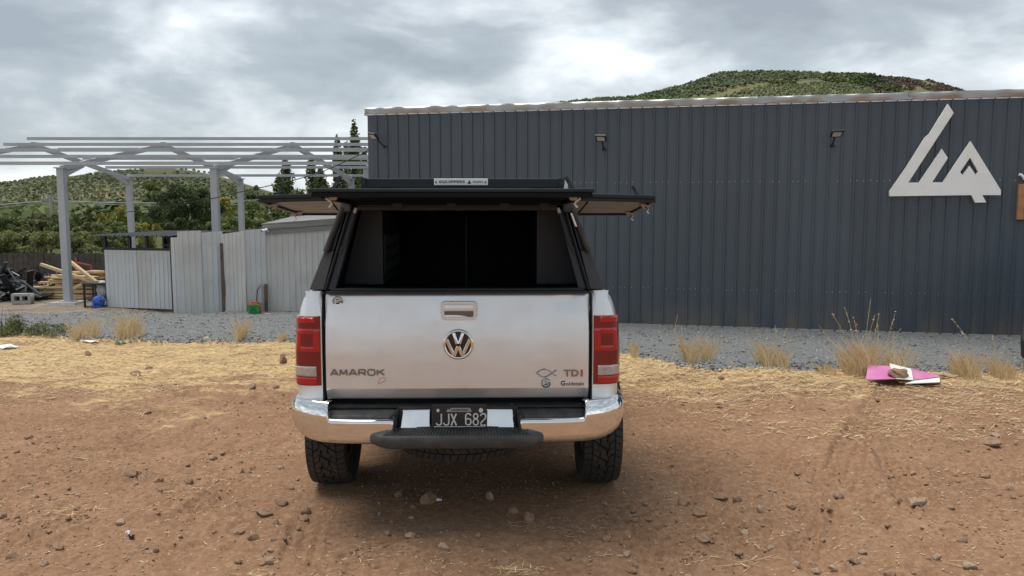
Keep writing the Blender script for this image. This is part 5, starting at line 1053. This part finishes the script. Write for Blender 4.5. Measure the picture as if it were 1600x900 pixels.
        for f in (.16, .84):
            p = ins(lo[1], lo[2], f); p = p + (ce - p) * .10 - Vector((0, 0, .008)); k = .038
            part(MB().hexa([p + Vector((-k, -.02, 0)), p + Vector((k, -.02, 0)), p + Vector((k, .02, 0)), p + Vector((-k, .02, 0))], [p + Vector((-.014, -.012, -.030)), p + Vector((.014, -.012, -.030)), p + Vector((.014, .012, -.030)), p + Vector((-.014, .012, -.030))]), 'latch', M['brass'], bv=.003)
            part(MB().tube([p + Vector((0, -.022, -.02)), p + Vector((s * .014, -.03, -.034)), p + Vector((s * .004, -.03, -.05)), p + Vector((s * .02, -.03, -.058))], .004, 6), 'latch_rod', M['galv'])
        def lever(p, name): part(MB().hexa([p + Vector((-.012, -.012, 0)), p + Vector((.012, -.012, 0)), p + Vector((.012, .012, 0)), p + Vector((-.012, .012, 0))], [p + Vector((-s * .022 - .012, -.006, .034)), p + Vector((-s * .022 + .012, -.006, .034)), p + Vector((-s * .022 + .012, .008, .034)), p + Vector((-s * .022 - .012, .008, .034))]), name, M['lampblack'], bv=.003); part(MB().bar(p + Vector((-s * .018, 0, .028)), p + Vector((-s * .042, 0, .066)), .010, .020), name, M['lampblack'], bv=.003)
        lever(Vector((s * 1.055, .30, 1.866)), 'door_handle')
        part(MB().tube([(s * .69, .42, 1.74), (s * .78, .46, 1.845)], .006, 8), 'door_strut', M['lampblack'], sm=60)
        # hatch latch, bracket and lever
        part(MB().hexa([(s * .575, -.35, 1.870), (s * .635, -.35, 1.870), (s * .635, -.31, 1.870), (s * .575, -.31, 1.870)], [(s * .590, -.34, 1.838), (s * .622, -.34, 1.838), (s * .622, -.32, 1.838), (s * .590, -.32, 1.838)]), 'latch', M['brass'], bv=.003)
        part(MB().tube([(s * .655, -.33, 1.858), (s * .622, -.335, 1.836), (s * .612, -.335, 1.820), (s * .628, -.335, 1.803)], .006, 8), 'latch_rod', M['white'], sm=60)
        lever(Vector((s * .607, -.33, 1.893)), 'hatch_handle')
    for z, n in ((1.60, 4),): 
        for i in range(4): part(MB().span((-.461, .46, 1.40 + i * .075), (-.452, 1.2, 1.415 + i * .075)), 'organiser_slat', M['bin'])
        for i in range(8): part(MB().span((-.461, .46 + i * .1, 1.40), (-.455, .475 + i * .1, 1.64)), 'organiser_slat', M['bin'])
    part(MB().span((-.70, .012, 1.3425), (.70, .075, 1.356)), 'sill_seal', M['canopy'], bv=.004)
    part(MB().span((-.560, .098, 1.786), (.560, .14, 1.812)), 'head_rail', M['bin'], bv=.006); part(MB().tube([(-.56, .094, 1.815), (.56, .094, 1.815)], .006, 6), 'hatch_hinge', M['lampblack'])
    for x in (-.36, -.06, .24, .46): part(MB().span((x, .088, 1.788), (x + .05, .097, 1.826)), 'hinge_leaf', M['lampblack'])
    for x in (-.30, -.15, 0, .15, .30): part(MB().tube([(x, .20, 1.789), (x, .20, 1.783)], .012, 10), 'ceiling_bolt', M['canopygrey'])
    part(MB().hexa([(.660, .086, 1.695), (.684, .090, 1.695), (.684, .11, 1.695), (.660, .11, 1.695)], [(.632, .092, 1.772), (.656, .096, 1.772), (.656, .12, 1.772), (.632, .12, 1.772)]), 'led_strip', M['white'], bv=.004)
    # hatch, swung up and level
    lo = [Vector(p) for p in ((-.700, -.45, 1.876), (.700, -.45, 1.876), (.612, .115, 1.842), (-.612, .115, 1.842))]; hi = [p + Vector((0, 0, .020)) for p in lo]
    part(MB().hexa(lo, hi), 'hatch', M['canopy'], bv=.005); cc = sum(lo, Vector()) / 4; part(MB().hexa([p + (cc - p) * .06 - Vector((0, 0, .006)) for p in lo], [p + (cc - p) * .06 + Vector((0, 0, .004)) for p in lo]), 'hatch_dark_sheet', M['lining'])  # near-black sheet added below the hatch, keeps ground bounce from showing there
    ce = sum(lo, Vector()) / 4
    for i in range(4): a, b2 = lo[i], lo[(i + 1) % 4]; part(MB().bar(a + (ce - a) * .035 - Vector((0, 0, .012)), b2 + (ce - b2) * .035 - Vector((0, 0, .012)), .03, .022), 'hatch_rim', M['lining'])
    for x in (-.13, .02, .10, .22): part(MB().tube([(x, -.36, 1.871), (x, -.36, 1.866)], .006, 8), 'hatch_rivet', M['galv'])
    # roof rack
    K = MB().span((-.635, .88, 1.93), (.635, .92, 1.992)).build('roof_rack', M['canopy'], T, bv=.006)
    for x in (-.645, .645): MB().span((x - .018, .87, 1.925), (x + .018, 1.55, 1.997)).build('rack_side', M['canopy'], K, bv=.005); MB().tube([(x, .868, 1.96), (x, .862, 1.96)], .012, 10).build('rack_bolt', M['lampblack'], K)
    for y in (1.05, 1.25, 1.45): MB().span((-.62, y, 1.95), (.62, y + .05, 1.975)).build('rack_slat', M['canopy'], K)
    for x in (-.5, .5):
        for y in (.93, 1.5): MB().span((x - .03, y - .02, zr(y) - .02), (x + .03, y + .02, 1.935)).build('rack_foot', M['lampblack'], K)
    MB().hexa([(.662, .90, 1.92), (.692, .90, 1.92), (.692, .94, 1.92), (.662, .94, 1.92)], [(.672, .90, 1.985), (.692, .90, 1.985), (.692, .94, 1.985), (.672, .94, 1.985)]).build('rack_bracket', M['galv'], K, bv=.003)
    pn = MB().span((-.186, .870, 1.948), (.166, .879, 1.991)).build('name_plate', M['white'], K, bv=.003)
    text('plate_text', 'EQUIPPERS', .165, .018, M['decal'], K, (-.068, .868, 1.970), .002, .01); flat('plate_mark', [[(-.012, -.010), (.012, -.010), (.001, .013)]], .002, M['decal'], K, (.044, .868, 1.968)); text('plate_text', 'HUPH', .062, .012, M['decal'], K, (.100, .868, 1.970), .002, .0)
    for x in (-.172, .150): MB().tube([(x, .871, 1.968), (x, .866, 1.968)], .006, 8).build('plate_screw', M['decal'], K)
build_canopy()

# ------------------------------------------------------------------ car at the right edge
def build_car():
    p = onground(1597, 588); ca = -math.atan2(p.x, p.y); cd = Vector((math.cos(ca), math.sin(ca), 0)); o = empty('parked_car', p + cd * 1.93 + Vector((-cd.y, cd.x, 0)) * .8, ca, label='white parked car at the right edge of the photo', cat='car')
    sec = [(-1.93, .30, .62, .55), (-1.90, .24, .80, .70), (-1.80, .22, .92, .80), (-1.4, .20, .98, .84), (0, .20, .98, .86), (1.2, .20, .90, .85), (1.8, .22, .82, .78), (2.05, .28, .66, .6)]; rows = []
    for x, z0, z1, h in sec: r = [(x, -h * .94, z0), (x, -h, (z0 + z1) / 2), (x, -h * .95, z1), (x, -h * .4, z1 + .015)]; rows.append(r + [(q[0], -q[1], q[2]) for q in r[::-1]])
    m = MB().grid(rows, True); m.f += [tuple(range(8)), tuple(range(56, 64))]; m.build('body', M['carwhite'], o, sm=40)
    G = [(-1.55, .95, .76), (-1.1, 1.42, .60), (.1, 1.46, .62), (.95, .95, .74)]; m = MB().grid([[(x, s * h, z) for s in (-1, -.5, .5, 1)] for x, z, h in G]); m.add([(x, -h, z) for x, z, h in G], [(0, 1, 2, 3)]); m.add([(x, h, z) for x, z, h in G], [(3, 2, 1, 0)]); m.build('glasshouse', M['glass'], o, sm=30)
    MB().hexa([(-1.95, -.78, .18), (-1.6, -.84, .18), (-1.6, .84, .18), (-1.95, .78, .18)], [(-1.97, -.76, .42), (-1.6, -.85, .42), (-1.6, .85, .42), (-1.97, .76, .42)]).build('bumper', M['lampblack'], o, bv=.04)
    for x in (-1.25, 1.3):
        for s in (-1, 1):
            w = MB().lathe([(-.09, .2), (-.10, .27), (-.08, .31), (.08, .31), (.10, .27), (.09, .2)], 32, 'Y', (x, s * .76, .31)).build('wheel', M['rubber'], o, sm=50); MB().lathe([(-.06, .2), (-.08, .18), (-.06, .001)], 24, 'Y', (x, s * .76 + (0 if s < 0 else .14), .31)).build('rim', M['galv'], w, sm=50)
    for s in (-1, 1): MB().box((-1.84, s * .66, .74), (.12, .18, .16)).build('taillight', M['red'], o, bv=.02)
build_car()

# ------------------------------------------------------------------ stones, pebbles, straw, dry grass
def build_stones():
    protos = []
    for k in range(9):
        bm = bmesh.new(); bmesh.ops.create_icosphere(bm, subdivisions=2, radius=1); rr = np.random.default_rng(100 + k); pl_ = rr.normal(0, 1, (9, 3)); pl_ /= np.linalg.norm(pl_, axis=1, keepdims=True); hh = rr.uniform(.55, .95, 9)
        for v in bm.verts:
            c = np.array(v.co)
            for n, h in zip(pl_, hh):
                d = c @ n
                if d > h: c = c - n * (d - h)
            v.co = Vector(c * (1 + rr.normal(0, .03)))
            v.co.z = max(v.co.z, -.45)
        me = bpy.data.meshes.new('rock'); bm.to_mesh(me); bm.free(); me.materials.append(M['rock'] if k % 3 else M['rockgrey']); smooth(me, 28); protos.append(me)
    def rock(px, py, wpx, hpx, lab, grp=None, k=None, p=None):
        p = p or onground(px, py); s = p.y / FPX; w, h = wpx * s / 2, hpx * s / 2 / .72; z = float(gz(p.x, p.y))
        o = link('rock', protos[random.randrange(9) if k is None else k], None, (p.x, p.y, z + h * .36), (random.uniform(-.15, .15), random.uniform(-.15, .15), random.uniform(0, 6.28)), (w, w * random.uniform(.7, 1.0), h)); return tag(o, lab, 'rock', grp)
    for a in ((442, 566, 19, 17, 'brown angular rock on the straw just left of the truck'), (1548, 694, 34, 13, 'flat pinkish brown rock, larger of the pair at the right'), (1556, 685, 20, 9, 'small dark rock behind the flat pinkish rock at the right'), (1097, 842, 30, 14, 'pointed brown stone at the lower right of the right tyre'), (1092, 806, 27, 13, 'grey brown stone behind the pointed stone'), (1068, 783, 24, 14, 'lumpy stone ahead of the grey brown stone'), (1152, 783, 20, 14, 'brown stone beside a pale flat stone right of the tyre'), (1127, 774, 26, 9, 'pale flat stone right of the tyre'), (1155, 862, 20, 9, 'dark oval stone lowest right of the tyre'), (1305, 772, 28, 12, 'dark stone in dry grass in the right foreground'), (1403, 784, 22, 10, 'left stone of the row of three at the right'), (1432, 790, 24, 11, 'flat layered stone in the middle of the row of three'), (1443, 783, 16, 10, 'right stone of the row of three at the right'), (1258, 752, 24, 9, 'long stone half buried in the right foreground'), (1188, 799, 16, 11, 'small round stone right of the tyre tracks'), (670, 782, 36, 17, 'dark brown rock in the shade behind the truck, left one'), (766, 778, 16, 14, 'dark angular rock in the shade behind the truck, right one'), (622, 775, 14, 9, 'small shaded stone behind the left tyre'), (412, 806, 30, 11, 'long stone at the left of the stone cluster lower left'), (478, 800, 18, 13, 'upright stone in the cluster lower left of the truck'), (476, 812, 20, 11, 'pale stone in the cluster lower left of the truck'), (432, 828, 14, 8, 'narrow grey stone below the cluster at lower left'), (420, 885, 17, 12, 'round pale stone near the bottom edge left of centre'), (802, 800, 22, 9, 'flat stone in front of the truck centre'), (826, 812, 26, 14, 'pale flat stone below the truck centre'), (993, 880, 12, 10, 'small round stone near the bottom edge right of centre'), (584, 890, 16, 9, 'small pale stone near the bottom edge'), (205, 740, 26, 12, 'brown stone beside a pale one in the left foreground'), (225, 742, 24, 8, 'pale flat stone beside the brown one in the left foreground'), (376, 735, 20, 10, 'pale pointed stone left of the truck'), (248, 754, 18, 10, 'dark stone in the left foreground'), (244, 865, 12, 10, 'round pale stone at the lower left'), (187, 818, 22, 9, 'flat pale stone with straw at the lower left'), (70, 892, 18, 8, 'flat stone at the bottom left corner'), (374, 842, 26, 7, 'long dark stone left of the bottom centre'), (1335, 880, 22, 12, 'rough stone near the bottom right'), (1390, 896, 22, 12, 'stone cut by the bottom edge at the right'), (1270, 830, 18, 9, 'brown stone in the right foreground by the track'), (1205, 858, 14, 9, 'small dark stone in the right foreground'), (396, 612, 14, 11, 'round dark stone on the dirt left of the bumper'), (432, 605, 12, 8, 'dark stone on the dirt nearest the left of the bumper'), (137, 554, 12, 7, 'small brown stone on the straw at left'), (232, 575, 14, 7, 'brown stone on the straw left of centre'), (212, 586, 18, 7, 'dark stone among straw left of centre'), (1244, 577, 9, 5, 'small grey stone on the straw by the gravel edge'), (1127, 594, 14, 7, 'pale grey stone on the straw right of the truck'), (1330, 609, 9, 4, 'small dark stone below the pink cardboard')): rock(*a)
    n = 0
    while n < 170:
        px, py = random.uniform(0, 1600), 560 + 335 * random.random() ** .9
        if 470 < px < 990 and py < 775: continue
        g0 = onground(px, py)
        if float(vnoise(np.array(g0.x * 1.1 + 3), np.array(g0.y * 1.1), 97)) < random.uniform(-.35, .25): continue
        s = random.lognormvariate(0, .42) * (3.2 + (py - 560) * .016); s = min(s, 15); rock(px, py, s * 1.5, s * .75, ('small' if s > 5 else 'tiny') + ' brown stone on the ' + ('left' if px < 540 else 'right' if px > 1000 else 'middle') + (' foreground dirt' if py > 730 else ' dirt below the straw' if py > 620 else ' straw covered ground'), 'stones scattered over the dirt'); n += 1
    n = 26000; y = rng.uniform(3.4, 9.5, n) ** 1; x = rng.uniform(-1, 1, n) * (y * .66 + .6); k = (vnoise(x * 1.3, y * 1.3, 91) + .5 * vnoise(x * 4, y * 4, 92)) > rng.uniform(-.55, .35, n); x, y = x[k], y[k]; r = .003 + .0055 * rng.random(len(x)) ** 2 + (rng.random(len(x)) < .08) * rng.uniform(.002, .007, len(x))
    n = 8000; yc = 3.5 + 4.6 * rng.random(n); xc = rng.uniform(-1, 1, n) * (yc * .66 + .6); kk = (vnoise(xc * 1.1 + 3, yc * 1.1, 97) + .8 * vnoise(xc * 3.3, yc * 3.3, 98)) > rng.uniform(.0, .65, n); xc, yc = xc[kk], yc[kk]; rc = .006 + .013 * rng.random(len(xc)) ** 2.2
    stones('dirt_clods', np.stack([xc, yc, gz(xc, yc) + rc * .05], -1), rc, M['clod'], rng.beta(2, 2, len(xc)), 'crumbled brown clods of earth strewn over the dirt', 'clods')
    stones('pebbles', np.stack([x, y, gz(x, y) + r * .25], -1), r, M['pebble'], rng.beta(2, 2, len(x)), 'fine pebbles and clods strewn over the brown dirt', 'pebbles')
build_stones()
def build_flecks():
    n = 15000; y = 3.5 + 5.2 * rng.random(n) ** .9; x = rng.uniform(-1, 1, n) * (y * .68 + .5); k = (vnoise(x * 1.6, y * 3.0, 99) + .7 * vnoise(x * 6, y * 8, 90)) > rng.uniform(-.35, .5, n); x, y = x[k], y[k]; n = len(x); yaw = rng.uniform(0, 6.28, n); L = rng.lognormal(-4.2, .45, n)
    Q = blades(np.stack([x, y, gz(x, y) + .004], -1), L, yaw, rng.normal(.08, .12, n), rng.uniform(.002, .006, n)); t = np.clip(rng.normal(.7, .2, n), 0, 1)
    tag(link('straw_chaff', quads_mesh('straw_chaff', Q, np.concatenate([t, t]), M['straw'])), 'tiny broken flecks of pale straw scattered over the dirt', 'chaff', kind='stuff')
def blades(P, L, yaw, lift, width, curve=0.0):
    """thin blades lying from P in direction yaw; returns quads, two per blade"""
    d = np.stack([np.cos(yaw) * np.cos(lift), np.sin(yaw) * np.cos(lift), np.sin(lift)], -1); s = np.stack([-np.sin(yaw), np.cos(yaw), 0 * yaw], -1) * (width / 2)[:, None]
    m = P + d * (L * .5)[:, None]; e = P + d * L[:, None]; e[:, 2] += curve * L; m[:, :2] += s[:, :2] * 2 * rng.normal(0, 1, len(P))[:, None]
    return np.concatenate([np.stack([P - s, P + s, m + s, m - s], 1), np.stack([m - s, m + s, e + s * .4, e - s * .4], 1)])
def build_straw():
    n = 52000; x = rng.uniform(-10, 8.5, n); near = gnear(x); y = near + .25 - np.abs(rng.gamma(1.6, 1.05, n)); z = gz(x, y); keep = (y > 6.0) & (vnoise(x * 1.1, y * 2.2, 93) * 1.0 + vnoise(x * 5, y * 8, 94) * .6 > -.35 + .34 * (np.clip(near - y, 0, 5) - 1.2)); x, y, z = x[keep], y[keep], z[keep]; n1 = len(x)
    n = 40000; x2 = rng.uniform(-1, 1, n); y2 = 3.5 + 4.6 * rng.random(n); x2 = x2 * (y2 * .68 + .5); k = (vnoise(x2 * 2.3, y2 * 4.6, 95) + .8 * vnoise(x2 * 7, y2 * 11, 96)) > .46 + .16 * rng.random(n); x2, y2 = x2[k], y2[k]
    X, Y = np.concatenate([x, x2]), np.concatenate([y, y2]); N = len(X); P = np.stack([X, Y, gz(X, Y) + .004 + rng.uniform(0, .012, N)], -1)
    yaw = np.where(rng.random(N) < .7, rng.normal(0, .5, N), rng.uniform(0, 3.14, N)) + np.pi * (rng.random(N) < .5); L = rng.lognormal(-3.0, .5, N); w = rng.uniform(.003, .0065, N) * np.where(rng.random(N) < .2, 1.9, 1); w[n1:] *= .55; L[n1:] *= .85
    Q = blades(P, L, yaw, rng.normal(.06, .10, N), w); t = np.clip(rng.normal(.62, .2, N), 0, 1)
    tag(link('dry_straw', quads_mesh('dry_straw', Q, np.concatenate([t, t]), M['straw'])), 'flattened pale dry straw strewn over the dirt', 'straw', kind='stuff')
build_straw(); build_flecks()
def tuft(px, py, wpx, hpx, nb, stalks, lab, lean=0.0):
    nb = int(nb * .7)
    p = onground(px, py); s = p.y / FPX; W, H = wpx * s, hpx * s; o = empty('dry_grass', (p.x, p.y, float(gz(p.x, p.y))), label=lab, cat='dry grass', group='dry grass clumps along the gravel edge'); nc = max(2, int(wpx / 16)); c = rng.uniform(-.42, .42, nc) * W; hc = rng.uniform(.55, 1.0, nc)
    k = rng.integers(0, nc, nb); x = c[k] + rng.normal(0, .045, nb) * W * .6; y = rng.normal(0, .10, nb); P = np.stack([x, y, np.full(nb, -.01)], -1); L = H * 1.2 * hc[k] * rng.uniform(.22, 1.0, nb)
    a = rng.normal(0, .15, nb) + (x - c[k]) / W * 4.0 + (x / W) * .2 + lean; b = rng.normal(0, .3, nb); d = np.stack([np.sin(a), np.sin(b) * .7, np.cos(a)], -1); d /= np.linalg.norm(d, axis=1, keepdims=True)
    side = np.stack([np.cos(a), 0 * a, -np.sin(a)], -1) * (rng.uniform(.004, .007, nb) / 2)[:, None]; bend = np.stack([np.sign(a) * .16 * L, 0 * L, -.06 * L], -1)
    m = P + d * (L * .55)[:, None]; e = P + d * L[:, None] + bend; Q = np.concatenate([np.stack([P - side, P + side, m + side, m - side], 1), np.stack([m - side, m + side, e + side * .3, e - side * .3], 1)]); t = np.clip(rng.normal(.66, .18, nb), 0, 1)
    link('blades', quads_mesh('blades', Q, np.concatenate([t, t]), M['straw']), o)
    if stalks:
        q = []; tt = []
        for dx, h, ln in stalks:
            b0 = np.array((dx * W, rng.normal(0, .05), -.01)); pts = [b0 + np.array((ln * h * s * f * f, 0, h * s * f)) for f in np.linspace(0, 1, 6)]
            for a_, b_ in zip(pts, pts[1:]): sd_ = np.array((.0022, 0, 0)); q.append([a_ - sd_, a_ + sd_, b_ + sd_, b_ - sd_]); tt.append(.6)
            for i in range(12): c_ = pts[-1] + (pts[-3] - pts[-1]) * rng.uniform(-.1, .8) + rng.normal(0, .005, 3); v = rng.normal(0, .008, 3); u = rng.normal(0, .003, 3); q.append([c_ - v, c_ + u, c_ + v, c_ - u]); tt.append(rng.uniform(.3, .9))
        link('seed_stalks', quads_mesh('seed_stalks', np.array(q), np.array(tt), M['straw']), o)
tuft(165, 529, 105, 48, 900, [(-.25, 52, .1), (.05, 44, .2), (.2, 38, .2)], 'wide clump of tall dry grass at the left gravel edge')
tuft(374, 533, 30, 40, 260, [(-.1, 42, -.1)], 'narrow upright dry grass clump left of the truck'); tuft(438, 534, 50, 18, 260, [], 'low dry grass clump beside the left taillight'); tuft(215, 530, 60, 16, 220, [], 'low dry grass fringe beside the wide left clump')
tuft(982, 556, 34, 26, 220, [], 'small dry grass clump beside the right taillight'); tuft(1075, 566, 74, 48, 620, [(-.35, 78, .1), (-.1, 58, -.1), (.1, 52, .1), (-.45, 50, 0)], 'dry grass clump with one tall stalk right of the truck')
tuft(1212, 572, 60, 56, 520, [(-.2, 60, -.35), (0, 66, -.05), (.1, 60, .05), (.25, 50, .1)], 'peaked dry grass clump in front of the middle of the grey wall')
tuft(1348, 585, 120, 62, 1300, [(-.15, 100, -.35), (-.1, 108, -.2), (.0, 122, .05), (.05, 96, .15), (.12, 98, .1), (.25, 100, .15), (-.3, 80, -.45), (.3, 74, .3), (-.05, 90, -.15), (.2, 84, -.05), (.33, 68, .12)], 'largest dry grass clump with tall seed stalks behind the pink cardboard')
tuft(1535, 590, 90, 48, 760, [(-.05, 92, -.5), (.2, 66, -.1), (.3, 50, .1)], 'dry grass clump with one long bent stalk near the right edge'); tuft(1290, 580, 40, 26, 200, [], 'low dry grass left of the largest clump'); tuft(1580, 586, 40, 30, 160, [], 'low dry grass at the right edge by the car')
